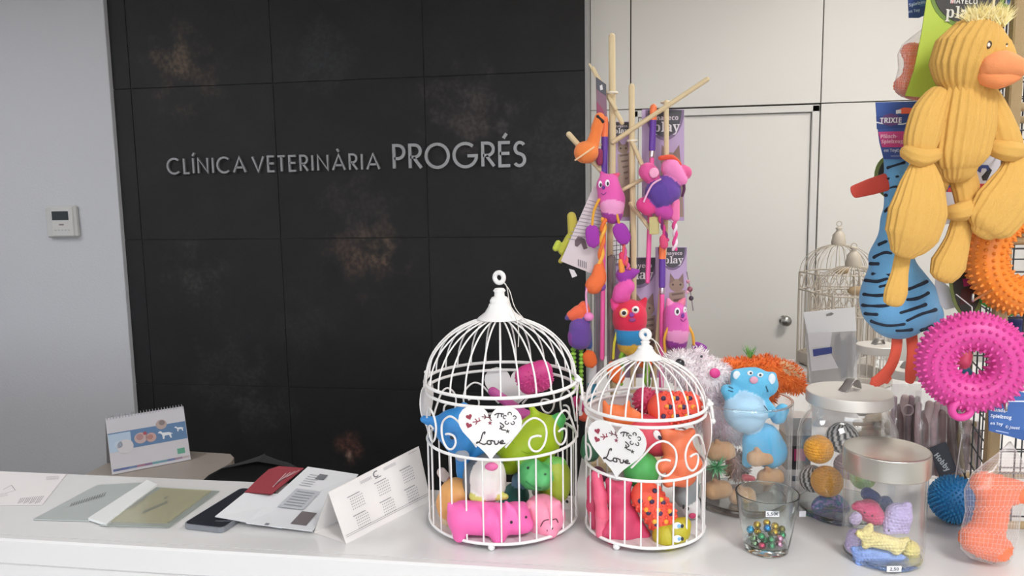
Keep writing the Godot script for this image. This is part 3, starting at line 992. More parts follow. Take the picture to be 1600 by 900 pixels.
# ---------- bird cages ----------
func birdcage(label: String, c: Vector3, R: float, y_mid: float, y_top: float, y_lid: float, y_apex: float, y_ring: float, bars: int, turn: float, lidturn: float, hearts: int) -> void:
	var t := thing("birdcage", label, "birdcage", c, 0.0, "white toy cages on the counter")
	var wm := mat("eceae9", 0.38)
	var y_b := 0.010
	var ring := func(r: float, y: float, w: float, called: String) -> void:
		var g := G.new()
		var p := []
		for i in 64: p.append(Vector3(cos(TAU * i / 64) * r, y, sin(TAU * i / 64) * r))
		g.loft(p, [w], 8, 0, 0.0, 1, Vector3.UP, true)
		part(t, called, g, wm)
	ring.call(R, y_b, 0.0024, "base_ring")
	ring.call(R, y_mid, 0.0022, "middle_ring")
	ring.call(R, y_top, 0.0024, "top_ring")
	ring.call(R * 1.012, y_lid, 0.0026, "lid_ring")
	var g := G.new()
	g.lathe([[0, y_b - 0.0012], [R, y_b - 0.0012], [R, y_b + 0.0004], [0, y_b + 0.0004]], Vector3.ZERO, 48)
	part(t, "floor_plate", g, mat("d9d5d6", 0.5))
	for i in 3:
		var a := turn + PI / 2 + TAU * i / 3.0 + 0.02
		g = G.new()
		g.ell(Vector3(cos(a) * R * 0.985, 0.0052, sin(a) * R * 0.985), Vector3.ONE * 0.0052, Basis.IDENTITY, 12, 8)
		part(t, "foot", g, wm)
	var bar := G.new()
	bar.loft([Vector3(R, y_b, 0), Vector3(R, y_mid, 0)], [0.0013], 6, 0, 0.0, 1)
	var bm := bar.mesh()
	var dome := G.new()
	var p := []
	for i in 17:
		var u := i / 16.0
		var an := u * PI / 2 * 0.93
		p.append(Vector3(R * cos(an) * (1.0 - 0.0 * u), y_lid + (y_apex - y_lid) * sin(an) / sin(PI / 2 * 0.93), 0))
	dome.loft(p, [0.0013], 6, 0, 0.0, 1)
	var dm := dome.mesh()
	for i in bars:
		var a := turn + TAU * (i + 0.5) / bars
		part(t, "bar", bm, wm, Vector3.ZERO, Basis(Vector3.UP, -a))
	for i in bars:
		part(t, "dome_bar", dm, wm, Vector3.ZERO, Basis(Vector3.UP, -(lidturn + TAU * (i + 0.5) / bars)))
	# bell-shaped crown with an eyelet
	var ch := y_ring - y_apex
	g = G.new()
	var pr := []
	for q in [[0.30, -0.02], [0.285, 0.01], [0.20, 0.13], [0.155, 0.26], [0.14, 0.34], [0.125, 0.36], [0.13, 0.42], [0.105, 0.50], [0.07, 0.53], [0.065, 0.62], [0.085, 0.66], [0.06, 0.72], [0, 0.73]]: pr.append([q[0] * R, y_apex + q[1] * ch * 1.02])
	g.lathe(pr, Vector3.ZERO, 28)
	part(t, "crown", g, wm)
	g = G.new()
	p = []
	var er := 0.058 * R + 0.001
	for i in 24: p.append(Vector3(cos(TAU * i / 24) * er, y_ring + sin(TAU * i / 24) * er, 0))
	g.loft(p, [0.0036], 10, 0, 0.0, 1, Vector3.BACK, true)
	part(t, "eyelet", g, wm, Vector3.ZERO, Basis(Vector3.UP, YAW - 0.5))
	# cord threaded through the eyelet
	g = G.new()
	g.loft(cat_r([Vector3(0.004, y_ring - er * 0.6, 0.002), Vector3(0.012, y_ring - ch * 0.2, 0.006), Vector3(0.018, y_ring - ch * 0.6, 0.016), Vector3(0.30 * R, y_apex - 0.004, 0.4 * R), Vector3(0.33 * R, y_apex - 0.03, 0.62 * R)], 6), [0.0007], 5, 0, 0.0, 1)
	g.loft(cat_r([Vector3(0.004, y_ring - er * 0.6, 0.002), Vector3(0.016, y_ring - ch * 0.3, 0.006), Vector3(0.026, y_ring - ch * 0.75, 0.012), Vector3(0.45 * R, y_apex - 0.006, 0.3 * R)], 6), [0.0007], 5, 0, 0.0, 1)
	part(t, "cord", g, mat("d9d4cf", 0.9))
	# four heart plates with printed sprigs, and mirrored scrolls between them
	var hb := y_top - y_mid
	var hs := hb * 1.08
	var hp := []
	for i in 40:
		var a := TAU * i / 40.0
		var x := 16.0 * pow(sin(a), 3)
		var y := 13.0 * cos(a) - 5.0 * cos(2 * a) - 2.0 * cos(3 * a) - cos(4 * a)
		hp.append(Vector2(x / 29.0, (y + 17.0) / 29.0) * hs)
	for q in hearts:
		var a := turn + PI / 2 + q * TAU / hearts
		var out := Vector3(cos(a), 0, sin(a))
		var bs := Basis(Vector3(sin(a), 0, -cos(a)), Vector3.UP, out)
		var plate := G.new()
		plate.extr(PackedVector2Array(hp), 0.0012, Transform3D(bs, out * (R + 0.0022) + Vector3(0, y_mid - 0.002, 0)))
		var hpnode := part(t, "heart_plate", plate, wm)
		heart_print(hpnode, hs, Transform3D(bs, out * (R + 0.0030) + Vector3(0, y_mid - 0.002, 0)))
		for s in [-1.0, 1.0]:
			var arc := []
			var ku := hb / 78.0
			for w in [[22, 16], [40, 36], [55, 52], [70, 56], [85, 46], [90, 31], [86, 15], [76, 6], [65, 8], [59, 18], [62, 27], [72, 29], [80, 27]]:
				var th: float = a - s * (w[0] * TAU / hearts / 196.0)
				arc.append(Vector3(cos(th) * R, y_mid + w[1] * ku + 0.002, sin(th) * R))
			g = G.new()
			g.loft(cat_r(arc, 5), [0.0016], 6, 0, 0.0, 1)
			part(t, "scroll", g, wm)
	# hinge and latch at the sides of the lid
	for s in [-1.0, 1.0]:
		var a := (PI if s < 0 else 0.0) + 0.12
		var o := Vector3(cos(a), 0, sin(a)) * (R + 0.003)
		g = G.new()
		g.loft(cat_r([o + Vector3(0, y_lid + 0.010, 0), o * 1.03 + Vector3(0, y_lid + 0.006, 0), o * 1.06 + Vector3(0, y_lid - 0.006, 0), o * 1.075 + Vector3(0, y_top - 0.010, 0)], 5), [0.0022], 7)
		g.ell(o * 1.075 + Vector3(0, y_top - 0.011, 0), Vector3.ONE * 0.0042, Basis.IDENTITY, 10, 7)
		g.ell(o * 1.02 + Vector3(0, y_lid + 0.004, 0), Vector3(0.006, 0.004, 0.004), Basis.IDENTITY, 10, 7)
		part(t, "hinge" if s < 0 else "latch", g, wm)

func heart_print(parent: Node, hs: float, tr: Transform3D) -> void:
	var red := mat("96374a", 0.7)
	var blk := mat("3c3536", 0.8)
	var at := func(x: float, y: float) -> Transform3D: return tr * Transform3D(Basis.IDENTITY, Vector3(x * hs, y * hs, 0.0))
	var ink := func(called: String, lines: Array, w: float, m: Material) -> void:
		var g := G.new()
		for l in lines:
			var p := []
			for q in l: p.append(tr * Vector3(q[0] * hs, q[1] * hs, 0.0001))
			g.loft(cat_r(p, 4), [Vector2(w * hs, 0.0003)] if false else [w * hs], 5, 0, 0.0, 1)
		part(parent, called, g, m)
	for q in [[-0.36, 0.79, 20.0], [-0.37, 0.64, -20.0]]:
		var pl := PackedVector2Array()
		for i in 20:
			var a := TAU * i / 20.0
			pl.append(Vector2(16.0 * pow(sin(a), 3), 13.0 * cos(a) - 5.0 * cos(2 * a) - 2.0 * cos(3 * a) - cos(4 * a)).rotated(deg_to_rad(q[2])) * (hs * 0.055 / 16.0))
		var g := G.new()
		g.extr(pl, 0.0005, at.call(q[0], q[1]))
		part(parent, "small_heart_print", g, red)
	ink.call("sprig_print", [[[-0.30, 0.70], [-0.22, 0.71], [-0.16, 0.73]], [[-0.26, 0.76], [-0.22, 0.71], [-0.25, 0.66]], [[-0.19, 0.78], [-0.18, 0.72]]], 0.008, red)
	ink.call("sprig_print", [[[-0.14, 0.80], [-0.06, 0.79], [0.02, 0.78]], [[-0.10, 0.84], [-0.07, 0.79], [-0.10, 0.76]], [[-0.02, 0.84], [-0.01, 0.78], [0.03, 0.73]]], 0.008, mat("6d3a44", 0.8))
	ink.call("sprig_print", [[[0.08, 0.83], [0.14, 0.86], [0.24, 0.85]], [[0.15, 0.86], [0.13, 0.78]], [[0.2, 0.86], [0.2, 0.80]], [[0.17, 0.70], [0.24, 0.64], [0.16, 0.59]], [[0.18, 0.65], [0.20, 0.58], [0.27, 0.57]]], 0.010, blk)
	var fl := []
	for i in 5:
		var a := TAU * i / 5.0 + 0.3
		var c := Vector2(0.34 + cos(a) * 0.085, 0.77 + sin(a) * 0.085)
		var o := []
		for j in 6:
			var b := a + PI + deg_to_rad(50 + j * 52)
			o.append([c.x + cos(b) * 0.03, c.y + sin(b) * 0.03])
		fl.append(o)
	ink.call("flower_print", fl, 0.008, blk)
	for q in [[-0.0, 0.69, "8d4355"], [0.30, 0.55, "4a4a42"]]:
		var pl := PackedVector2Array()
		for i in 10: pl.append(Vector2.from_angle(PI / 2 + TAU * i / 10.0) * (0.042 if i % 2 == 0 else 0.018) * hs)
		var g := G.new()
		g.extr(pl, 0.0005, at.call(q[0], q[1]))
		part(parent, "star_print", g, mat(q[2], 0.8))
	# the handwritten word Love
	ink.call("handwriting", [[[-0.10, 0.49], [-0.09, 0.53], [-0.13, 0.50], [-0.17, 0.38], [-0.24, 0.325], [-0.22, 0.35], [-0.12, 0.31], [-0.06, 0.335]], [[0.0, 0.38], [-0.05, 0.37], [-0.05, 0.32], [0.01, 0.32], [0.01, 0.38], [0.06, 0.37]], [[0.07, 0.38], [0.08, 0.32], [0.13, 0.33], [0.14, 0.385]], [[0.15, 0.35], [0.22, 0.36], [0.21, 0.39], [0.17, 0.36], [0.18, 0.33], [0.26, 0.34]]], 0.011, blk)

# ---------- soft toys ----------
# bones in pixels: [x, y, dz, x2, y2, dz2, r, r2, colour]; dz is towards the viewer, in pixels at the toy's distance
func toy(called: String, label: String, category: String, D: float, bones: Array, kind := "latex", group := "", cell := 2.6, sk := 8.0, rough := 0.5) -> Node3D:
	var px := 0.0
	var py := -1e9
	for b in bones:
		px += (b[0] + b[3]) / 2.0 / bones.size()
		py = maxf(py, maxf(b[1] + b[6], b[4] + b[7]))
	var t := thing(called, label, category, pt(px, py, D), YAW, group)
	var k := D / F
	var bl := []
	for b in bones:
		var cl: Color = Color(b[8])
		bl.append([loc(t, b[0], b[1], D, b[2]), loc(t, b[3], b[4], D, b[5]), b[6] * k, b[7] * k, cl])
	t.set_meta("far", D)
	var g := blob(bl, cell * k, sk * k)
	t.set_meta("skin", g.v)
	part(t, "body", g, mat("ffffff", rough, kind, true))
	return t
func loc(t: Node3D, px: float, py: float, D: float, dz := 0.0) -> Vector3:
	return t.transform.affine_inverse() * pt(px, py, D - dz * D / F)
# distance at which the toy's skin is met along that pixel
func skin(t: Node3D, px: float, py: float) -> float:
	var r := t.transform.basis.inverse() * ray(px, py).normalized()
	var o := t.transform.affine_inverse() * CP
	var D: float = t.get_meta("far")
	var lim := pow(3.2 * D / F, 2)
	var best := 1e9
	var near := 1e9
	var nb := D
	for p in t.get_meta("skin"):
		var q: Vector3 = p - o
		var s := q.dot(r)
		var d2 := q.length_squared() - s * s
		if d2 < lim and s < best: best = s
		if d2 < near: near = d2; nb = s
	if best > 1e8: best = nb
	return far(t.transform * (o + r * best))
# a button-like detail set on the skin; sizes in pixels
func dot(t: Node3D, called: String, px: float, py: float, rx: float, ry: float, col: String, rough := 0.4, lift := 0.0, roll := 0.0, th := 0.35) -> MeshInstance3D:
	var D := skin(t, px, py)
	var k := D / F
	var g := G.new()
	var bs := Basis(Vector3.BACK, roll)
	g.ell(Vector3.ZERO, Vector3(rx, ry, minf(rx, ry) * th) * k, bs, 14, 8)
	return part(t, called, g, mat(col, rough), t.transform.affine_inverse() * pt(px, py, D - lift * k))
func line(t: Node3D, called: String, pts: Array, r: float, col: String, rough := 0.7, lift := 0.3) -> MeshInstance3D:
	var g := G.new()
	var p := []
	for q in pts: p.append(t.transform.affine_inverse() * pt(q[0], q[1], skin(t, q[0], q[1]) - lift * t.get_meta("far") / F))
	g.loft(cat_r(p, 4), [r * t.get_meta("far") / F], 6, 0, 0.0, 2)
	return part(t, called, g, mat(col, rough))
# a soft limb or lump that is a part of its own, given in pixels
func limb(t: Node3D, called: String, pts: Array, rad: Array, col: String, kind := "felt", rough := 0.8, ribs := 0, amp := 0.0, sides := 14, steps := 5, flat := 1.0) -> MeshInstance3D:
	var D: float = t.get_meta("far")
	var p := []
	for q in pts: p.append(loc(t, q[0], q[1], D, q[2] if q.size() > 2 else 0.0))
	if called == "mitt":   # a flat oval pad
		var ext: Vector3 = (p[1] - p[0]).normalized() * rad[0] * D / F * 0.75
		p = [p[0] - ext, p[1] + ext]; steps = 10
	var path := cat_r(p, steps)
	var rr := []
	for i in path.size():
		var r: float = mixv(rad, i / float(path.size() - 1)) * D / F
		if called == "mitt": r *= sqrt(1.0 - pow(absf(2.0 * i / float(path.size() - 1) - 1.0), 2.4) * 0.92)
		rr.append(Vector2(r, r * flat))
	var g := G.new()
	g.loft(path, rr, sides, ribs, amp, 2, Vector3.RIGHT)
	return part(t, called, g, mat(col, rough, kind))
# hairs standing on the body: one uncountable part
func fur(t: Node3D, called: String, n: int, ln: float, w: float, cols: Array, down := 0.3, keep := Vector4(0, 0, 9999, 9999)) -> void:
	var body: MeshInstance3D = t.get_node("body")
	var ar := body.mesh.surface_get_arrays(0)
	var V: PackedVector3Array = ar[Mesh.ARRAY_VERTEX]
	var N: PackedVector3Array = ar[Mesh.ARRAY_NORMAL]
	var k: float = t.get_meta("far") / F
	var g := G.new()
	for i in n:
		var j := rng.randi_range(0, V.size() - 1)
		var nn := N[j]
		var d := (nn + Vector3(rng.randf_range(-0.6, 0.6), rng.randf_range(-0.6, 0.5) - down, rng.randf_range(-0.6, 0.6))).normalized()
		var s := nn.cross(d)
		if s.length() < 0.05: s = nn.cross(Vector3.UP + Vector3(0.1, 0, 0.2))
		s = s.normalized() * w * k / 2
		var l := ln * k * rng.randf_range(0.5, 1.15)
		var a := V[j] + Vector3(rng.randf_range(-1, 1), rng.randf_range(-1, 1), rng.randf_range(-1, 1)) * k * 1.5
		g.col = Color(cols[rng.randi_range(0, cols.size() - 1)]).srgb_to_linear()
		var m := a + d * l * 0.55
		var e := a + d * l - Vector3(0, l * 0.2 * down, 0)
		g.tri(a - s, a + s, m + s * 0.7, nn); g.tri(a - s, m + s * 0.7, m - s * 0.7, nn); g.tri(m - s * 0.7, m + s * 0.7, e, nn)
	stuffp(part(t, called, g, mat("ffffff", 0.85, "plain", true)))
# soft rubber cones all over a body: one part
func spikes(t: Node3D, called: String, g: G, m: Material) -> void: stuffp(part(t, called, g, m))
func cone(g: G, a: Vector3, d: Vector3, r: float, l: float, n := 7) -> void:
	var x := d.cross(Vector3.UP if absf(d.y) < 0.9 else Vector3.RIGHT).normalized()
	var y := d.cross(x)
	var rows := []
	for q in [[1.0, -0.15], [0.72, 0.45], [0.42, 0.88], [0.0, 1.0]]:
		var ring := PackedVector3Array()
		for j in n: ring.append(a + d * (l * q[1]) + (x * cos(TAU * j / n) + y * sin(TAU * j / n)) * r * q[0])
		rows.append(ring)
	g.grid(rows)
func fib(n: int, i: int) -> Vector3:
	var y := 1.0 - 2.0 * (i + 0.5) / n
	var r := sqrt(1.0 - y * y)
	return Vector3(cos(i * 2.399963) * r, y, sin(i * 2.399963) * r)
func floor_far(px: float, py: float) -> float: return far(on(px, py, TOP + 0.011))

func cage_toys_large() -> void:
	var gr := "latex toys in the large cage"
	var D := floor_far(780, 853)
	var P := "ef69b0"
	var t := toy("toy_pig", "hot pink latex pig standing at the bottom of the large cage", "pet toy", D + 0.034, [[724, 808, 0, 780, 812, 0, 27, 27, P], [718, 815, 8, 718, 837, 8, 14, 11, P], [728, 815, -18, 730, 838, -18, 13, 11, P], [779, 818, 14, 779, 840, 18, 16, 12, P], [805, 808, 4, 806, 812, 4, 25, 24, P], [812, 814, 8, 822, 820, 10, 17, 12, P], [795, 795, 14, 791, 786, 16, 8, 4, P], [815, 795, -4, 818, 788, -6, 7, 4, P], [704, 792, 0, 702, 787, 2, 6, 3, P]], "latex", gr)
	dot(t, "eye", 799, 816, 2.4, 2.8, "38222c")
	dot(t, "eye", 822, 808, 2.0, 2.4, "38222c")
	D = floor_far(850, 846)
	P = "f293b0"
	t = toy("toy_pig", "pale pink round latex pig with closed smiling eyes in the large cage", "pet toy", D + 0.05, [[848, 805, 0, 852, 806, 0, 34, 33, P], [856, 828, 22, 860, 830, 26, 14, 12, P], [828, 790, 16, 824, 792, 22, 9, 5, P], [866, 788, 12, 872, 786, 14, 8, 5, P], [838, 830, 8, 836, 834, 10, 9, 7, P], [862, 832, 0, 862, 836, 2, 9, 7, P]], "latex", gr)
	line(t, "closed_eye", [[845, 822], [850, 814], [857, 812]], 0.9, "6a3d4c")
	line(t, "closed_eye", [[864, 812], [869, 811], [872, 816]], 0.9, "6a3d4c")
	dot(t, "nostril", 863, 826, 1.4, 2.2, "5d2f3d", 0.5, 0.0, -0.5)
	dot(t, "nostril", 855, 829, 1.2, 1.8, "a55a70", 0.5)
	t = toy("toy_penguin", "white bellied grey latex penguin standing on the hot pink pig", "pet toy", D + 0.06, [[763, 745, 6, 763, 757, 6, 29, 29, "e7e1dd"], [752, 742, -10, 752, 758, -10, 30, 31, "6a7078"], [765, 728, -8, 765, 730, -8, 22, 22, "6a7078"], [744, 778, 24, 752, 782, 30, 6, 5, "cdc96a"], [780, 776, 26, 790, 776, 30, 6, 5, "cdc96a"], [737, 776, 24, 741, 782, 28, 4, 4, "cdc96a"]], "latex", gr)
	dot(t, "beak", 768, 729, 11, 7, "e470a8", 0.4, 2.0, 0.0, 0.8)
	toy("toy_ball", "orange tan latex dome toy behind the bars beside the hot pink pig", "pet toy", D + 0.075, [[714, 775, 0, 712, 785, 0, 30, 32, "dfa463"], [712, 806, 0, 714, 808, 0, 26, 24, "e2c9a8"]], "latex", gr)
	P = "3186cc"
	t = toy("toy_dog", "bright blue latex dog with pointed ears against the left bars of the large cage", "pet toy", 1.10, [[708, 668, 0, 712, 672, 0, 30, 30, P], [692, 664, 0, 662, 655, 2, 13, 6, P], [716, 652, 0, 725, 636, 0, 13, 8, P], [716, 690, 14, 722, 696, 18, 22, 18, P], [735, 706, -4, 730, 735, -4, 26, 18, P], [726, 735, 6, 723, 755, 10, 11, 7, P]], "latex", gr)
	dot(t, "eye_rim", 706, 683, 9, 8, "2a78bd", 0.4, 0.0)
	dot(t, "eye", 707, 683, 4.5, 4, "20262e", 0.3, 2.0)
	dot(t, "muzzle_patch", 722, 712, 12, 10, "9fa9b6", 0.5)
	P = "a6c121"
	t = toy("toy_hippo", "big lime green latex toy behind the right scrolls of the large cage", "pet toy", 1.135, [[842, 678, 0, 812, 700, 0, 34, 34, P], [838, 650, 0, 829, 634, 4, 7, 4, P], [800, 712, 4, 796, 722, 4, 26, 20, P], [846, 690, 0, 838, 712, 0, 30, 26, P], [868, 662, -4, 874, 655, -4, 15, 11, "5cc26a"], [862, 672, 0, 868, 680, 0, 14, 12, "86c23e"]], "latex", gr)
	line(t, "seam", [[800, 690], [822, 708], [852, 700]], 0.7, "8aa51c")
	P = "5fbf74"
	t = toy("toy_dragon", "green snouted latex toy with an olive body low in the large cage", "pet toy", 1.10, [[834, 742, 14, 842, 745, 18, 25, 22, P], [866, 742, -2, 866, 762, -4, 27, 26, "9fb23a"], [862, 722, 4, 876, 722, 2, 9, 8, "74bf58"], [820, 728, 4, 812, 722, 0, 9, 7, "8bbf4a"], [846, 748, 30, 848, 750, 34, 13, 11, P]], "latex", gr)
	dot(t, "eye", 825, 731, 2.2, 2.4, "2a352c")
	dot(t, "eye", 861, 724, 2.2, 2.4, "2a352c")
	dot(t, "nostril", 852, 741, 2.2, 2.0, "2f5a3a")
	line(t, "mouth", [[822, 752], [832, 760], [845, 763]], 0.7, "37774a")
	# spiky hedgehog block at the top of the pile
	t = toy("spiky_toy", "magenta spiky latex block on top of the pile in the large cage", "pet toy", 1.15, [[822, 588, 0, 846, 580, 0, 18, 18, "c83c84"], [826, 602, 0, 848, 596, 0, 15, 15, "c83c84"]], "latex", gr)
	var g := G.new()
	var k := 1.15 / F
	var cc := loc(t, 835, 591, 1.15)
	for i in 150:
		var d := fib(150, i)
		cone(g, cc + d * Vector3(26, 19, 18) * k, d, 2.8 * k, 6 * k, 5)
	spikes(t, "spikes", g, mat("cd4389", 0.5))
	t = toy("toy_stick", "magenta latex stick toy lying behind the lime green toy", "pet toy", 1.185, [[770, 612, 0, 830, 655, 0, 8, 8, "b34a90"], [796, 654, 6, 830, 650, 6, 8, 8, "b84a94"]], "latex", gr)
	toy("toy_frog", "dark teal and grey blue latex toy wedged behind the penguin", "pet toy", 1.125, [[806, 775, 0, 800, 788, 0, 22, 22, "3d7872"], [812, 750, 4, 818, 748, 4, 13, 12, "7ea3c2"]], "latex", gr)
	t = toy("toy_cow", "small white latex toy with black spots behind the pale pink pig", "pet toy", 1.13, [[882, 790, 0, 880, 806, 0, 15, 17, "d8d0cd"], [868, 776, 0, 864, 772, 0, 8, 6, "e2dcd4"], [838, 768, -8, 842, 772, -8, 8, 8, "cfc6bd"]], "latex", gr)
	dot(t, "spot", 880, 772, 3, 2, "3a3636", 0.6)
	dot(t, "spot", 886, 784, 2.4, 3, "3a3636", 0.6)
	toy("toy_bone", "small white and rose latex toy behind the blue dog", "pet toy", 1.17, [[690, 738, 0, 694, 744, 0, 8, 8, "dccfcb"], [698, 748, 0, 702, 750, 0, 6, 6, "c98a90"]], "latex", gr)

func spotted(label: String, a: Array, b: Array, r: float, D: float, gr: String, knobs: Array) -> void:
	var t := toy("toy_dumbbell", label, "pet toy", D, [[a[0], a[1], 0, b[0], b[1], 0, r, r, "f25a45"]], "latex", gr, 2.6, 5.0)
	var ax := Vector2(b[0] - a[0], b[1] - a[1])
	var nr := Vector2(-ax.y, ax.x).normalized()
	var i := 0
	for u in [0.02, 0.27, 0.52, 0.77, 1.0]:
		for w in [-0.62, -0.08, 0.5]:
			var p: Vector2 = Vector2(a[0], a[1]) + ax * (u + (0.12 if i % 2 else 0.0)) + nr * (r * w)
			var cl: String = ["3a2a4c", "f4a133", "46305a", "f2b03c"][i % 4]
			dot(t, "spot", p.x, p.y, 4.2, 4.2, cl, 0.5, 0.0, 0.0, 0.6)
			i += 1
	var g := G.new()
	var k := D / F
	var A := loc(t, a[0], a[1], D)
	var B := loc(t, b[0], b[1], D)
	var dir := (B - A).normalized()
	var sx := dir.cross(Vector3.BACK).normalized()
	var sy := dir.cross(sx)
	for q in 9:
		for s in 10:
			var an := TAU * s / 10.0 + q * 0.31
			var d := sx * cos(an) + sy * sin(an)
			g.ell(A.lerp(B, q / 8.0) + d * (r * k), Vector3.ONE * 3.2 * k, Basis.IDENTITY, 6, 5)
	stuffp(part(t, "nubs", g, mat("f05b48", 0.5)))

func cage_toys_small() -> void:
	var gr := "latex toys in the small cage"
	var D := floor_far(975, 850)
	var P := "d0496f"
	toy("toy_bear", "raspberry red latex bear sitting at the bottom of the small cage", "pet toy", D + 0.035, [[966, 772, 0, 966, 776, 0, 21, 21, P], [972, 808, 0, 974, 826, 0, 27, 27, P], [994, 824, 6, 1006, 836, 8, 15, 11, P], [952, 830, 8, 956, 840, 10, 14, 11, P], [955, 758, 0, 951, 752, 0, 8, 6, P], [978, 758, 0, 983, 753, 0, 8, 6, P]], "latex", gr)
	toy("toy_snake", "rose red latex tube toy standing along the left bars of the small cage", "pet toy", D + 0.035, [[932, 742, 0, 938, 775, 6, 9, 10, "dd5a7c"], [938, 775, 6, 941, 805, 8, 10, 10, "e2627f"], [941, 805, 8, 938, 834, 6, 10, 8, "e8708c"]], "latex", gr)
	toy("toy_snake", "darker crimson latex tube toy beside the rose red one in the small cage", "pet toy", D + 0.055, [[925, 750, 0, 926, 790, 0, 9, 9, "c8466a"], [926, 790, 0, 930, 828, 0, 9, 8, "c8466a"]], "latex", gr)
	spotted("orange red spotted latex roller lying aslant at the front of the small cage", [1010, 775], [1036, 812], 25, floor_far(1040, 862) + 0.05, gr, [])
	D = floor_far(1052, 858) + 0.03
	t_face(D, gr)
	var t := toy("toy_ball", "green latex ball behind the love heart of the small cage", "pet toy", 1.055, [[1002, 733, 0, 1002, 735, 0, 29, 29, "52b25e"]], "latex", gr)
	toy("toy_ball", "pale grey latex ball below the love heart of the small cage", "pet toy", 1.075, [[966, 756, 0, 968, 758, 0, 20, 20, "c6c3c9"]], "latex", gr)
	P = "f07f58"
	t = toy("toy_teddy", "orange latex teddy leaning on the right bars of the small cage", "pet toy", 1.055, [[1056, 695, 0, 1060, 698, 0, 24, 24, P], [1066, 728, 0, 1066, 738, 0, 26, 24, P], [1046, 722, 8, 1034, 730, 12, 12, 10, P], [1080, 712, 6, 1088, 724, 8, 12, 10, P], [1042, 678, 0, 1038, 673, 0, 8, 7, P], [1074, 680, 0, 1080, 675, 0, 8, 7, P], [1052, 748, 10, 1044, 752, 14, 11, 10, P]], "latex", gr)
	t = toy("toy_bird", "crimson latex bird head with one white eye in the small cage", "pet toy", 1.085, [[1008, 680, 0, 1026, 682, 0, 34, 32, "db4a5e"]], "latex", gr)
	dot(t, "eye_white", 1027, 680, 6, 9, "f0e9ea", 0.3, 0.5, 0.5)
	dot(t, "pupil", 1031, 684, 2.6, 4.2, "222a44", 0.3, 2.4, 0.6)
	spotted("orange red spotted latex roller lying level at the top of the small cage", [1036, 638], [1078, 638], 25, 1.095, gr, [])
	t = toy("spiky_toy", "crimson bristly latex toy at the back of the small cage's pile", "pet toy", 1.12, [[1006, 622, 0, 1012, 630, 0, 17, 17, "c03a60"]], "latex", gr)
	var g := G.new()
	var k := 1.12 / F
	for i in 90:
		var d := fib(90, i)
		cone(g, loc(t, 1009, 626, 1.12) + d * 17 * k, d, 2.6 * k, 6 * k, 5)
	spikes(t, "spikes", g, mat("c43f66", 0.5))
	toy("toy_star", "orange latex star toy at the top left of the small cage", "pet toy", 1.085, [[958, 648, 0, 982, 650, 0, 17, 15, "ee7c44"], [950, 645, 6, 944, 628, 8, 9, 3, "ee7c44"], [978, 642, 6, 982, 628, 8, 9, 3, "ee7c44"], [994, 652, 4, 1002, 662, 6, 10, 4, "ee7c44"]], "latex", gr, 2.4, 4.0)
	t = toy("toy_dog", "grey and white latex dog with black marks at the lower right of the small cage", "pet toy", 1.075, [[1074, 762, 0, 1070, 772, 0, 20, 20, "8c9395"], [1078, 788, 2, 1080, 796, 2, 17, 15, "dcdadb"]], "latex", gr)
	dot(t, "spot", 1074, 795, 3, 4, "26262a", 0.5)
	dot(t, "spot", 1068, 792, 2, 4, "26262a", 0.5)
	dot(t, "collar_tag", 1082, 806, 6, 5, "c33c66", 0.5)
	toy("toy_turtle", "dark green latex toy in the shade behind the small cage's heart", "pet toy", 1.10, [[924, 690, 0, 922, 706, 0, 16, 16, "3f6e54"], [934, 740, -4, 940, 744, -4, 12, 10, "6b3f52"]], "latex", gr)

func t_face(D: float, gr: String) -> void:
	var t := toy("toy_duckling", "mustard yellow latex face with blue eyes lying at the bottom of the small cage", "pet toy", D, [[1042, 836, 0, 1058, 830, 0, 24, 21, "b9ae2e"], [1066, 822, 2, 1070, 818, 2, 12, 10, "b9ae2e"]], "latex", gr)
	for y in [822, 842]:
		dot(t, "eye_white", 1058, y, 8, 6.5, "eef0f2", 0.3, 0.5)
		dot(t, "iris", 1061, y, 3.4, 3.4, "7fb0e0", 0.3, 2.2)
		dot(t, "pupil", 1066, y, 2.6, 3.4, "2b2d33", 0.3, 2.2)

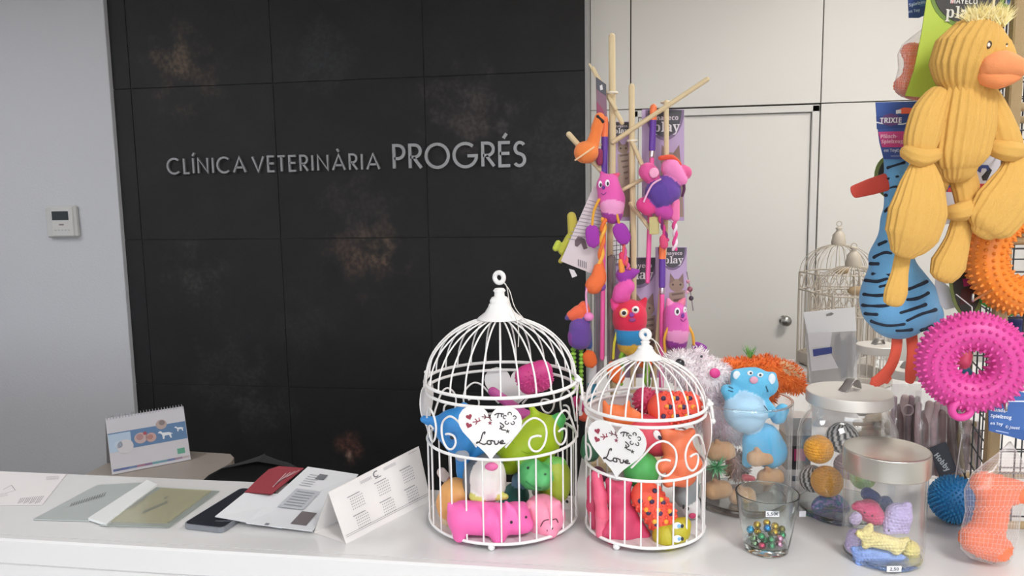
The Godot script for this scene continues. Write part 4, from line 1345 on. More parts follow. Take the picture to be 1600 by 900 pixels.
# ---------- glassware ----------
func glass_mat() -> StandardMaterial3D: return clear("eef4f3", 0.016, 0.015)
func solid_glass() -> StandardMaterial3D:
	if mats.has("solid_glass"): return mats["solid_glass"]
	var m := StandardMaterial3D.new()
	m.albedo_color = Color(0.97, 0.99, 0.985, 0.0)
	m.roughness = 0.0
	m.refraction_enabled = true; m.refraction_scale = 0.05
	mats["solid_glass"] = m
	return m
func vessel(t: Node3D, prof: Array, th: float, base: float, solid := false) -> void:
	# outer wall, rim, inner wall and thick base
	var inn := []
	for q in prof:
		if q[1] > base and q[0] > th * 2: inn.append([q[0] - th, q[1]])
	inn.reverse()
	var low: float = inn[inn.size() - 1][0]
	inn += [[low, base + 0.002], [low - 0.002, base], [0.0, base]]
	var top: Array = prof[prof.size() - 1]
	if solid:
		var g := G.new()
		g.lathe([[0.0, 0.0]] + prof + [[top[0] - th * 0.25, top[1] + th * 0.4], [top[0] - th * 0.75, top[1] + th * 0.4]] + inn, Vector3.ZERO, 72)
		part(t, "glass_body", g, solid_glass())
		return
	var g := G.new()
	g.lathe([[0.0, 0.0]] + prof, Vector3.ZERO, 56)
	var h := G.new()
	h.lathe(inn, Vector3.ZERO, 56)
	var rim := G.new()
	var p := []
	for i in 56: p.append(Vector3(cos(TAU * i / 56) * (top[0] - th / 2), top[1], sin(TAU * i / 56) * (top[0] - th / 2)))
	rim.loft(p, [th * 0.6], 8, 0, 0.0, 1, Vector3.UP, true)
	part(t, "glass_wall", g, glass_mat())
	part(t, "inner_wall", h, glass_mat())
	part(t, "rim", rim, solid_glass())
	var bs := G.new()
	var r0: float = prof[1][0] - 0.0008
	bs.lathe([[0.0, 0.0008], [r0 - 0.003, 0.0008], [r0, 0.003], [r0, base * 0.8], [r0 - 0.002, base - 0.0004], [0.0, base - 0.0006]], Vector3.ZERO, 56)
	part(t, "thick_base", bs, solid_glass())
func price_tag(t: Node3D, px: float, py: float, w: float, h: float, D: float, txt: String, turn := 0.0) -> void:
	var k := D / F
	var p := t.transform.affine_inverse() * pt(px, py, D)
	var bs := t.transform.basis.inverse() * Basis(Vector3.UP, YAW + turn)
	var g := G.new()
	g.box(Vector3.ZERO, Vector3(w * k, h * k, 0.0006), Basis.IDENTITY, 0.0001)
	var o := part(t, "price_tag", g, mat("e6e6ea", 0.6), p, bs)
	if txt: lettering(o, txt, h * k * 0.55, mat("4a4c55", 0.8), Vector3(0, 0, 0.0005), Basis.IDENTITY, 0.0002)

func metal_lid(t: Node3D, R: float, y0: float, y1: float, brushed: bool) -> void:
	var g := G.new()
	g.lathe([[R * 0.93, y0 + 0.001], [R - 0.0005, y0], [R, y0 + 0.001], [R, y1 - 0.0015], [R - 0.0006, y1 - 0.0004], [R - 0.002, y1], [R * 0.5, y1 + 0.0004], [0.0, y1 + 0.0005]], Vector3.ZERO, 64)
	var m := mat("d6d1c8", 0.28, "metal") if brushed else mat("d9d5cf", 0.5, "metal")
	if not brushed: m.metallic = 0.6
	if brushed:
		m.anisotropy_enabled = true; m.anisotropy = 0.7
	part(t, "lid", g, m)

func ball_toy(label: String, px: float, py: float, r: float, D: float, group: String, fcol: Callable, kind := "stitch", called := "crochet_ball") -> Node3D:
	var k := D / F
	var t := thing(called, label, "pet toy", pt(px, py, D) - Vector3(0, r * k, 0), YAW, group)
	t.set_meta("far", D)
	var g := G.new()
	g.ell(Vector3(0, r * k, 0), Vector3.ONE * r * k, Basis.IDENTITY, 64, 40)
	for i in g.v.size():
		var d := (g.v[i] - Vector3(0, r * k, 0)).normalized()
		g.c[i] = Color(fcol.call(d)).srgb_to_linear()
	t.set_meta("skin", g.v)
	part(t, "body", g, mat("ffffff", 0.85, kind, true))
	return t

func glassware() -> void:
	# big vase crammed with plush toys
	var c := Vector3(0.183, TOP, -1.205)
	var t := thing("glass_vase", "wide clear glass vase crammed with plush cats and mice", "vase", c)
	vessel(t, [[0.070, 0.0], [0.074, 0.003], [0.075, 0.02], [0.075, 0.168]], 0.003, 0.012)
	var Dv := far(c)
	plush_vase(Dv)
	# jar of crochet balls with a grey lid and strap handle
	c = Vector3(0.335, TOP, -1.185)
	t = thing("storage_jar", "large glass jar of yellow and striped balls with a strap handled lid", "jar", c, 0.0, "lidded glass jars")
	vessel(t, [[0.062, 0.0], [0.070, 0.004], [0.0725, 0.018], [0.0725, 0.118], [0.069, 0.135], [0.060, 0.152], [0.056, 0.160], [0.056, 0.176]], 0.003, 0.010)
	metal_lid(t, 0.0615, 0.172, 0.190, false)
	var g := G.new()
	var strap := cat_r([Vector3(-0.012, 0.1915, 0.010), Vector3(-0.004, 0.199, 0.003), Vector3(0.004, 0.207, -0.004), Vector3(0.012, 0.205, -0.010), Vector3(0.016, 0.192, -0.014)], 5)
	g.loft(strap, [Vector2(0.0075, 0.0007)], 8, 0, 0.0, 1, Vector3(0.7, 0, 0.7))
	part(t, "strap_handle", g, mat("b9b6b4", 0.35, "metal"))
	var D := far(c)
	price_tag(t, 1254, 803, 11, 10, D - 0.052, "")
	var gr := "balls in the strap handled jar"
	var yel := func(d: Vector3) -> Color: return Color("e7a33a") if sin(d.y * 40.0 + d.x * 6) > -0.4 else Color("d3902c")
	var zeb := func(d: Vector3) -> Color: return Color("d9d7d6") if sin(atan2(d.x, d.z) * 14.0 + d.y * 5.0) > 0 else Color("2e3036")
	ball_toy("yellow crochet ball touching the jar's left wall, upper of two", 1279, 702, 23, D - 0.022, gr, yel)
	ball_toy("yellow crochet ball below the first yellow one in the strap handled jar", 1292, 752, 25, D - 0.018, gr, yel)
	ball_toy("black and white striped ball at the top of the strap handled jar's pile", 1316, 684, 25, D + 0.012, gr, zeb)
	ball_toy("black and white striped ball behind the lower yellow ball", 1270, 748, 22, D + 0.014, gr, zeb)
	ball_toy("dusky pink wool ball below the upper striped ball", 1325, 728, 22, D + 0.026, gr, func(_d): return Color("b59aa0"))
	# knitted ring
	t = thing("crochet_ring", "purple and teal flecked knitted ring at the bottom of the strap handled jar", "pet toy", pt(1298, 815, D - 0.01), YAW, gr)
	g = G.new()
	var p := []
	var cols := ["8d78bd", "3f7f93", "a58fc9", "4a5fa0"]
	for i in 40: p.append(loc(t, 1298, 796, D - 0.01) + Basis(Vector3.RIGHT, -0.25) * Vector3(cos(TAU * i / 40) * 0.0205, sin(TAU * i / 40) * 0.0150, 0))
	g.loft(p, [0.0095], 16, 0, 0.0, 1, Vector3.BACK, true)
	for i in g.v.size(): g.c[i] = Color(cols[int(abs(sin(i * 12.9898)) * 43758.5) % 4]).srgb_to_linear()
	part(t, "knit", g, mat("ffffff", 0.85, "stitch", true))
	g = G.new()
	g.ell(loc(t, 1298, 796, D + 0.004), Vector3(0.014, 0.010, 0.006))
	part(t, "centre", g, mat("2f6f78", 0.85, "stitch"))
	toy("toy_mouse", "dark green knitted toy at the bottom of the strap handled jar", "pet toy", D - 0.015, [[1266, 812, 0, 1284, 822, 0, 11, 11, "3c8a70"]], "stitch", gr)
	# front jar with brushed lid
	c = Vector3(0.3425, TOP, -1.034)
	t = thing("storage_jar", "small glass jar of pastel crochet animals with a brushed steel lid", "jar", c, 0.0, "lidded glass jars")
	vessel(t, [[0.044, 0.0], [0.0495, 0.004], [0.051, 0.014], [0.051, 0.122]], 0.0025, 0.008)
	metal_lid(t, 0.0535, 0.121, 0.151, true)
	D = far(c)
	price_tag(t, 1397, 889, 24, 10, D - 0.053, "2,50")
	gr = "crochet animals in the steel lidded jar"
	t = toy("crochet_dog", "pale yellow crochet dog lying across the steel lidded jar", "pet toy", D - 0.018, [[1362, 842, 0, 1402, 852, 0, 13, 12, "f0e09a"], [1352, 836, 4, 1344, 834, 6, 11, 7, "f0e09a"], [1358, 826, 4, 1360, 822, 4, 7, 5, "f0e09a"], [1356, 848, 6, 1352, 852, 8, 7, 6, "f0e09a"], [1402, 856, 6, 1400, 862, 8, 7, 6, "f0e09a"], [1412, 846, 0, 1418, 842, 0, 6, 4, "f0e09a"]], "stitch", gr, 2.2, 6.0, 0.9)
	dot(t, "nose", 1336, 834, 1.4, 1.4, "5b4b33")
	toy("crochet_dog", "periwinkle blue crochet animal at the bottom of the steel lidded jar", "pet toy", D - 0.014, [[1348, 866, 0, 1392, 874, 0, 16, 14, "8aa8ea"], [1404, 874, 4, 1412, 876, 4, 11, 8, "8aa8ea"], [1338, 860, 0, 1334, 858, 2, 8, 5, "8aa8ea"], [1344, 878, 8, 1342, 880, 8, 7, 6, "8aa8ea"]], "stitch", gr, 2.2, 6.0, 0.9)
	toy("crochet_duck", "yellow crochet animal at the right wall of the steel lidded jar", "pet toy", D - 0.004, [[1422, 858, 0, 1420, 868, 0, 15, 15, "eddd88"], [1414, 880, 4, 1420, 882, 4, 7, 6, "eddd88"]], "stitch", gr, 2.2, 6.0, 0.9)
	t = toy("crochet_elephant", "lilac crochet elephant high on the right of the steel lidded jar", "pet toy", D - 0.008, [[1404, 806, 0, 1396, 818, 0, 21, 17, "c0b0de"], [1390, 826, 6, 1386, 830, 8, 9, 6, "c0b0de"], [1414, 824, 6, 1414, 828, 8, 8, 7, "c0b0de"], [1416, 794, 0, 1418, 790, 0, 8, 7, "c0b0de"]], "stitch", gr, 2.2, 6.0, 0.9)
	dot(t, "eye", 1389, 829, 1.8, 1.8, "2a2436")
	t = toy("crochet_pig", "raspberry pink crochet pig in the middle of the steel lidded jar", "pet toy", D + 0.004, [[1358, 798, 0, 1364, 804, 0, 19, 17, "d6547c"], [1342, 790, 0, 1336, 792, 0, 8, 6, "d6547c"], [1372, 808, 4, 1376, 812, 4, 8, 8, "e07898"]], "stitch", gr, 2.2, 6.0, 0.9)
	dot(t, "eye", 1351, 801, 1.8, 1.8, "5d1f38")
	dot(t, "eye", 1363, 806, 1.8, 1.8, "5d1f38")
	toy("crochet_mouse", "lilac crochet mouse at the left wall of the steel lidded jar", "pet toy", D - 0.004, [[1336, 838, 0, 1334, 852, 0, 13, 14, "b8a8d0"], [1338, 808, 4, 1336, 812, 4, 9, 9, "c9b8da"]], "stitch", gr, 2.2, 6.0, 0.9)
	toy("crochet_whale", "navy blue crochet animal behind the raspberry pig", "pet toy", D + 0.024, [[1356, 772, 0, 1364, 778, 0, 11, 12, "34447e"], [1384, 784, 0, 1390, 800, 0, 10, 13, "34447e"]], "stitch", gr, 2.4, 6.0, 0.9)
	ball_toy("lime green crochet ball standing behind the steel lidded jar", 1348, 745, 20, D + 0.10, "balls in the strap handled jar", func(_d): return Color("96c46e"))
	# tumbler of metallic bells
	c = Vector3(0.192, TOP, -1.037)
	t = thing("glass_tumbler", "clear glass tumbler holding small metallic balls", "tumbler", c)
	vessel(t, [[0.027, 0.0], [0.0295, 0.002], [0.0315, 0.012], [0.0425, 0.082]], 0.0022, 0.011, true)
	D = far(c)
	price_tag(t, 1207, 803, 22, 10, D - 0.040, "5,50€")
	var bc := {"b": "2f86c8", "c": "2fa6d8", "g": "3f9a66", "y": "c9a93c", "r": "d0486c", "p": "dd9fbe", "d": "7f9a78", "o": "8f8a4a"}
	var names := {"b": "blue", "c": "sky blue", "g": "green", "y": "gold", "r": "red", "p": "pink", "d": "dull green", "o": "olive"}
	for q in [[1173, 827, "c", 10], [1183, 820, "y", -6], [1198, 817, "y", -14], [1199, 825, "b", 10], [1211, 822, "y", -4], [1222, 827, "o", -6], [1223, 836, "g", 4], [1190, 838, "g", 14], [1205, 843, "g", 16], [1178, 841, "d", 6], [1219, 841, "p", 10], [1191, 852, "r", 20], [1206, 852, "g", 18], [1218, 850, "p", 14], [1180, 849, "d", 10], [1184, 830, "y", -8], [1211, 831, "y", 0], [1205, 832, "o", -12], [1195, 845, "g", -2], [1212, 846, "d", -4]]:
		var g2 := G.new()
		var k := D / F
		g2.ell(Vector3.ZERO, Vector3.ONE * 6.1 * k, Basis.IDENTITY, 16, 10)
		var m := mat(bc[q[2]], 0.18, "metal")
		solo("bell_ball", g2, m, "shiny metallic %s ball in the glass tumbler" % names[q[2]], "ball", "metallic balls in the tumbler", pt(q[0], q[1], D - q[3] * k))

func plush_vase(D: float) -> void:
	var gr := "plush toys in the glass vase"
	var B := "63b6dc"
	var t := toy("plush_cat", "sky blue plush cat with a pale belly leaning out of the glass vase", "plush toy", D - 0.015, [[1178, 598, 0, 1182, 600, 0, 25, 25, B], [1160, 592, 0, 1166, 598, 0, 17, 18, B], [1198, 600, 0, 1200, 604, 0, 15, 15, B], [1152, 590, 2, 1148, 583, 2, 10, 5, B], [1204, 596, 2, 1208, 586, 2, 10, 5, B], [1163, 643, 14, 1166, 646, 14, 32, 31, "a9d0e9"], [1140, 614, 8, 1136, 610, 10, 12, 10, B], [1196, 636, 12, 1202, 642, 14, 12, 11, B], [1216, 650, -2, 1223, 640, -2, 13, 10, B], [1192, 690, 6, 1202, 704, 6, 30, 28, "5ab2de"], [1175, 690, 10, 1168, 722, 12, 14, 9, "5ab2de"]], "felt", gr, 2.8, 9.0, 0.9)
	dot(t, "ear_lining", 1151, 586, 6, 7, "dbe4ee", 0.9, 0.5)
	dot(t, "ear_lining", 1206, 592, 6, 9, "dbe4ee", 0.9, 0.5)
	dot(t, "eye", 1172, 583, 5, 4, "dfe6ea", 0.5, 0.5)
	dot(t, "eye", 1188, 586, 5, 4, "dfe6ea", 0.5, 0.5)
	dot(t, "pupil", 1173, 583, 2, 2, "2f3b46", 0.4, 2.0)
	dot(t, "pupil", 1188, 586, 2, 2, "2f3b46", 0.4, 2.0)
	dot(t, "nose", 1178, 594, 7, 6, "d99fb4", 0.8, 1.0, 0.0, 0.6)
	line(t, "claw_stitch", [[1139, 604], [1145, 607]], 0.8, "31506a")
	line(t, "claw_stitch", [[1138, 610], [1145, 612]], 0.8, "31506a")
	line(t, "claw_stitch", [[1197, 604], [1200, 612]], 0.8, "31506a")
	line(t, "claw_stitch", [[1194, 634], [1200, 642]], 0.8, "31506a")
	# white shaggy dog
	t = toy("plush_dog", "white shaggy plush dog with a pink nose hanging over the vase's left rim", "plush toy", D + 0.03, [[1062, 572, 0, 1076, 580, 0, 24, 26, "e6dfe2"], [1105, 588, 4, 1118, 590, 4, 27, 24, "eae4e6"], [1094, 560, -6, 1090, 552, -6, 14, 9, "e8dbe1"], [1100, 620, 0, 1112, 640, 0, 26, 24, "e3d3da"], [1110, 655, 0, 1130, 668, 0, 22, 22, "dfc9d3"], [1140, 672, 10, 1154, 676, 12, 15, 12, "e6dae0"], [1150, 684, 10, 1168, 678, 12, 8, 6, "e8e0e4"]], "felt", gr, 3.0, 10.0, 0.95)
	fur(t, "fur", 4200, 10, 1.5, ["f0eaec", "e8dfe3", "ead9e1", "ded3d8"], 0.25)
	dot(t, "nose", 1062, 568, 8, 8, "2c2c30", 0.25, 8.0, 0.0, 0.7)
	dot(t, "muzzle_nose", 1117, 583, 9, 8, "d8408c", 0.5, 9.0, -0.5, 0.5)
	dot(t, "eye", 1096, 557, 2.2, 2.2, "33323a", 0.3, 9.0)
	# orange shaggy toy lying over the rim
	t = toy("plush_lion", "orange shaggy plush toy lying over the back rim of the vase", "plush toy", D + 0.055, [[1140, 578, 0, 1200, 578, 0, 17, 20, "e8722e"], [1200, 580, 0, 1236, 596, 0, 20, 15, "e8722e"], [1236, 598, 2, 1250, 604, 4, 12, 9, "ea7d3c"], [1206, 604, 6, 1200, 622, 8, 14, 10, "d96a30"], [1226, 576, 4, 1244, 584, 4, 12, 9, "cfae84"]], "felt", gr, 3.0, 9.0, 0.95)
	fur(t, "fur", 3000, 8, 1.5, ["f07f38", "e66f28", "f08c46", "d8662a"], 0.2)
	t = thing("feather_tuft", "green feather tuft sticking up behind the orange plush toy", "feathers", pt(1172, 560, D + 0.06), YAW, gr)
	tuft(t, 34, 0.026, ["6fae58", "86bf62", "5b9a4c"], Vector3.UP, 1.2)
	var M := "c29c76"
	for q in [[1126, 706, 20, "tan suede mouse under the shaggy dog in the vase", -0.03], [1188, 716, 17, "sandy suede mouse under the blue cat's leg", -0.04], [1204, 746, 17, "sandy suede mouse low at the vase's right wall", -0.035], [1122, 766, 19, "tan suede mouse on the vase's bottom beside the cage", -0.035], [1160, 776, 17, "brown suede mouse on the vase's bottom behind the tumbler", -0.035]]:
		t = toy("toy_mouse", q[3], "pet toy", D + q[4], [[q[0] - 8, q[1], 0, q[0] + 8, q[1] - 2, 0, q[2] * 0.8, q[2] * 0.75, M], [q[0] + 14, q[1] + 2, 2, q[0] + q[2] * 1.0, q[1] + 4, 4, q[2] * 0.5, 3, M], [q[0] - 4, q[1] - q[2] * 0.7, 4, q[0] - 6, q[1] - q[2] * 0.85, 6, 5, 4, "b98d68"]], "felt", gr, 2.6, 6.0, 0.95)
	t = thing("feather_tuft", "pale green feather pompom between the tan mice in the vase", "feathers", pt(1118, 730, D - 0.045), YAW, gr)
	tuft(t, 120, 0.024, ["6fb884", "84c796", "5da574"], Vector3(0.1, 0.1, 0.7), 3.0)
	t = toy("plush_ball", "brown fluffy ball in the middle of the vase", "pet toy", D + 0.0, [[1150, 722, 0, 1152, 732, 0, 17, 17, "8b6257"]], "felt", gr)
	fur(t, "fur", 500, 9, 2.0, ["94695c", "7d564b", "a57a6a"], 0.1)
	toy("toy_mouse", "small red felt mouse behind the tumbler in the vase", "pet toy", D - 0.04, [[1164, 746, 0, 1176, 748, 0, 6, 5, "b8505c"]], "felt", gr)
	toy("plush_ball", "taupe plush padding at the bottom of the vase", "pet toy", D + 0.02, [[1132, 772, 0, 1186, 766, 0, 14, 14, "a08a7c"], [1192, 758, 0, 1200, 752, 0, 14, 12, "a9917e"], [1112, 738, 0, 1116, 760, 0, 12, 12, "98867c"]], "felt", gr)

func tuft(t: Node3D, n: int, ln: float, cols: Array, dir: Vector3, spread: float) -> void:
	var g := G.new()
	for i in n:
		var d := (dir + Vector3(rng.randf_range(-1, 1), rng.randf_range(-1, 1), rng.randf_range(-1, 1)) * 0.5 * spread).normalized()
		var s := d.cross(Vector3(rng.randf_range(-1, 1), rng.randf_range(-1, 1), 0.3)).normalized() * 0.0009
		g.col = Color(cols[i % cols.size()]).srgb_to_linear()
		var l := ln * rng.randf_range(0.6, 1.1)
		var b := Vector3(rng.randf_range(-1, 1), 0, rng.randf_range(-1, 1)) * ln * 0.15
		g.tri(b - s, b + s, b + d * l * 0.6 + s, s.cross(d)); g.tri(b - s, b + d * l * 0.6 + s, b + d * l, s.cross(d))
	stuffp(part(t, "barbs", g, mat("ffffff", 0.8, "plain", true)))

# ---------- behind the jars, on the return of the counter ----------
func back_things() -> void:
	# two cream wire cages
	for q in [["cream hexagonal wire birdcage with a bell finial, the farther of two by the door", Vector3(0.0, 0, 0), 1306, 2.12, 0.100, 0.265, 0.345, 0.402], ["cream hexagonal wire birdcage with a bell finial, standing before its twin", Vector3(0, 0, 0), 1330, 1.90, 0.098, 0.235, 0.305, 0.355]]:
		var D: float = q[3]
		var p := pt(q[2], 500, D)
		p.y = TOP
		cream_cage(q[0], p, q[4], q[5], q[6], q[7])
	# white resealable pouch
	var D := 1.56
	var t := thing("treat_pouch", "white resealable pouch with a clear lower part behind the strap handled jar", "pouch", pt(1300, 640, D), YAW)
	t.position.y = TOP
	t.set_meta("far", D)
	var P := func(x: float, y: float, dz: float) -> Vector3: return loc(t, x, y, D, dz)
	var g := G.new()
	var rows := []
	for i in 15:
		var v := i / 14.0
		var y := lerpf(486, 668, v)
		var th := 16.0 * sin(clampf((v - 0.12) / 0.88, 0, 1) * PI * 0.62)
		var ring := PackedVector3Array()
		for j in 24:
			var a := TAU * j / 24
			var cx := signf(cos(a)) * pow(absf(cos(a)), 0.45)
			ring.append(P.call(lerpf(1296, 1306, v) + cx * lerpf(40, 36, v), y - (4.0 if v < 0.3 else 0.0) * cx, sin(a) * maxf(th, 0.9)))
		rows.append(ring)
	g.grid(rows)
	part(t, "bag", g, clear("c9c8cb", 0.5, 0.15))
	plate(t, "header", [[1255, 488], [1336, 480], [1338, 517], [1262, 521]], 3.0, 0.0016, mat("eeeff0", 0.5), D)
	plate(t, "hang_hole", [[1291, 491], [1299, 488], [1303, 490], [1299, 493], [1291, 494]], 4.2, 0.0008, mat("8c8a88", 0.8), D)
	plate(t, "side_panel", [[1262, 521], [1300, 519], [1296, 548], [1310, 575], [1268, 580]], 13.0, 0.0008, mat("dcdadd", 0.5), D)
	plate(t, "label_band", [[1270, 546], [1300, 542], [1300, 552], [1271, 557]], 15.0, 0.0008, mat("3d4a8c", 0.5), D)
	for i in 7:
		plate(t, "chew_strip", [[1304 + (i % 4) * 9, 524 + (i % 3) * 10], [1312 + (i % 4) * 9, 522 + (i % 2) * 8], [1316 + (i % 4) * 8, 560 + (i % 3) * 14], [1306 + (i % 4) * 8, 572 + (i % 2) * 20]], 2.0 - i * 1.5, 0.003, mat(["5d6066", "7c8890", "4d4a4c", "8a9298"][i % 4], 0.6), D)
	# two smaller jars with flat grey lids
	for q in [["glass jar with a flat cream lid standing behind the pouch", 1372, 538, 34, 1.46, 9], ["glass jar with a flat cream lid half hidden by the bird's legs", 1418, 575, 34, 1.34, 9]]:
		var k: float = q[4] / F
		var p := pt(q[1], q[2], q[4])
		var top := p.y - TOP
		p.y = TOP
		t = thing("storage_jar", q[0], "jar", p, 0.0, "lidded glass jars")
		var R: float = q[3] * k
		vessel(t, [[R * 0.9, 0], [R, 0.005], [R, top - 0.05], [R * 0.9, top - 0.03], [R * 0.86, top - 0.012]], 0.003, 0.008)
		metal_lid(t, R * 0.95, top - 0.016, top, false)
		g = G.new()
		g.loft(cat_r([Vector3(-0.010, top + 0.001, 0.006), Vector3(-0.002, top + 0.010, 0), Vector3(0.008, top + 0.010, -0.005), Vector3(0.012, top + 0.001, -0.008)], 5), [Vector2(0.006, 0.0007)], 8, 0, 0.0, 1, Vector3(0.7, 0, 0.7))
		part(t, "strap_handle", g, mat("b9b6b4", 0.35, "metal"))
		for i in 10:
			g = G.new()
			var a := i * 2.4
			var hh := 0.012 + (i / 3) * 0.018
			g.loft([Vector3(cos(a) * R * 0.5 - 0.012, hh, sin(a) * R * 0.5), Vector3(cos(a) * R * 0.5 + 0.012, hh + 0.006, sin(a) * R * 0.5 + 0.006)], [0.008], 10)
			solo("biscuit", g, mat(["a98f6e", "8d7660", "b8a080", "77685a"][i % 4], 0.9, "felt"), "brown dog biscuit in the flat lidded jar %s" % ("behind the pouch" if q[1] < 1400 else "by the bird's red legs"), "biscuit", "biscuits in the flat lidded jars", p)
	# product boxes between the vase and the jar
	var bp := on(1246, 768, TOP)
	t = thing("product_box", "narrow black and white product box with a magenta square behind the vase", "box", bp, 0.12)
	var hb := 0.125
	for q in [[0.0, 0.30, "d5d3d3"], [0.30, 0.34, "3c3a3e"], [0.34, 0.62, "2e2b30"], [0.62, 0.76, "7d797b"], [0.76, 1.0, "c9c5c2"]]:
		g = G.new()
		g.box(Vector3(0, hb * (q[0] + q[1]) / 2, -0.02), Vector3(0.04, hb * (q[1] - q[0]), 0.04), Basis.IDENTITY, 0.0002)
		part(t, "printed_band", g, mat(q[2], 0.5))
	g = G.new(); g.box(Vector3(0.002, hb * 0.50, 0.0005), Vector3(0.018, hb * 0.16, 0.001)); part(t, "magenta_square", g, mat("c4386e", 0.5))
	g = G.new(); g.box(Vector3(-0.002, hb * 0.18, 0.0005), Vector3(0.014, hb * 0.07, 0.001)); part(t, "grey_badge", g, mat("4c5560", 0.5))
	treat_bags()

func cream_cage(label: String, c: Vector3, R: float, hb: float, hd: float, hr: float) -> void:
	var t := thing("birdcage", label, "birdcage", c, 0.0, "cream cages on the return counter")
	var m := mat("b9afa0", 0.5)
	var cor := []
	for i in 6: cor.append(Vector3(cos(TAU * i / 6 + 0.2) * R, 0, sin(TAU * i / 6 + 0.2) * R))
	for y in [0.004, 0.035, hb - 0.05, hb]:
		var g := G.new()
		for i in 6: g.loft([cor[i] + Vector3.UP * y, cor[(i + 1) % 6] + Vector3.UP * y], [0.0020], 6, 0, 0.0, 1)
		part(t, "frame_ring", g, m)
	for i in 6:
		var g := G.new()
		g.loft([cor[i] + Vector3.UP * 0.001, cor[i] + Vector3.UP * hb], [0.0032], 6, 0, 0.0, 1)
		part(t, "corner_post", g, m)
		g = G.new()
		var a: Vector3 = cor[i]
		var b: Vector3 = cor[(i + 1) % 6]
		g.quad(a + Vector3.UP * 0.004, b + Vector3.UP * 0.004, b + Vector3.UP * 0.034, a + Vector3.UP * 0.034, (a + b))
		part(t, "tray_side", g, mat("b3aa9e", 0.6))
		# flower frieze under the roof
		g = G.new()
		for k in 4:
			var p: Vector3 = a.lerp(b, (k + 0.5) / 4.0) + Vector3.UP * (hb - 0.026)
			var ring := []
			for j in 10: ring.append(p + (b - a).normalized() * cos(TAU * j / 10) * 0.010 + Vector3.UP * sin(TAU * j / 10) * 0.018)
			g.loft(ring, [0.0014], 5, 0, 0.0, 1, Vector3.ZERO, true)
		part(t, "scroll_frieze", g, m)
		for k in range(1, 6):
			g = G.new()
			var p: Vector3 = a.lerp(b, k / 6.0)
			g.loft([p + Vector3.UP * 0.034, p + Vector3.UP * (hb - 0.05)], [0.0011], 5, 0, 0.0, 1)
			part(t, "bar", g, m)
		for k in 4:
			g = G.new()
			var p: Vector3 = a.lerp(b, k / 4.0)
			var path := []
			for s in 9:
				var an := s / 8.0 * PI / 2 * 0.94
				path.append(Vector3(p.x * cos(an), hb + (hd - hb) * sin(an), p.z * cos(an)))
			g.loft(path, [0.0011], 5, 0, 0.0, 1)
			part(t, "dome_bar", g, m)
	var g := G.new()
	g.lathe([[0.018, hd - 0.004], [0.020, hd + 0.006], [0.017, hd + 0.018], [0.0165, hd + 0.026], [0.010, hd + 0.034], [0.006, hd + 0.040], [0.010, hd + 0.044], [0.006, hd + 0.048], [0, hd + 0.049]], Vector3.ZERO, 20)
	part(t, "bell_finial", g, m)
	g = G.new()
	var ring := []
	for j in 16: ring.append(Vector3(cos(TAU * j / 16) * 0.007, hr + sin(TAU * j / 16) * 0.007, 0))
	g.loft(ring, [0.0014], 6, 0, 0.0, 1, Vector3.BACK, true)
	part(t, "hanging_loop", g, m)
	g = G.new()
	g.lathe([[0, 0.002], [R * 0.97, 0.002], [R * 0.97, 0.006], [0, 0.006]], Vector3.ZERO, 6)
	part(t, "floor_tray", g, mat("a89f94", 0.7))
	# small perch ornament
	g = G.new()
	g.ell(Vector3(0.01, hb + 0.006, 0.0), Vector3(0.022, 0.012, 0.014))
	part(t, "paper_bird", g, mat("a58f70", 0.8))

# a flat printed panel in a thing's own upright plane; corners in pixels
func plate(t: Node3D, called: String, px: Array, dz: float, th: float, m: Material, D: float, parent: Node = null) -> MeshInstance3D:
	var pl := PackedVector2Array()
	var z := 0.0
	for q in px:
		var p := loc(t, q[0], q[1], D - dz * D / F)
		pl.append(Vector2(p.x, p.y)); z = p.z
	var g := G.new()
	g.extr(pl, th, Transform3D(Basis.IDENTITY, Vector3(0, 0, z)))
	return part(parent if parent else t, called, g, m)

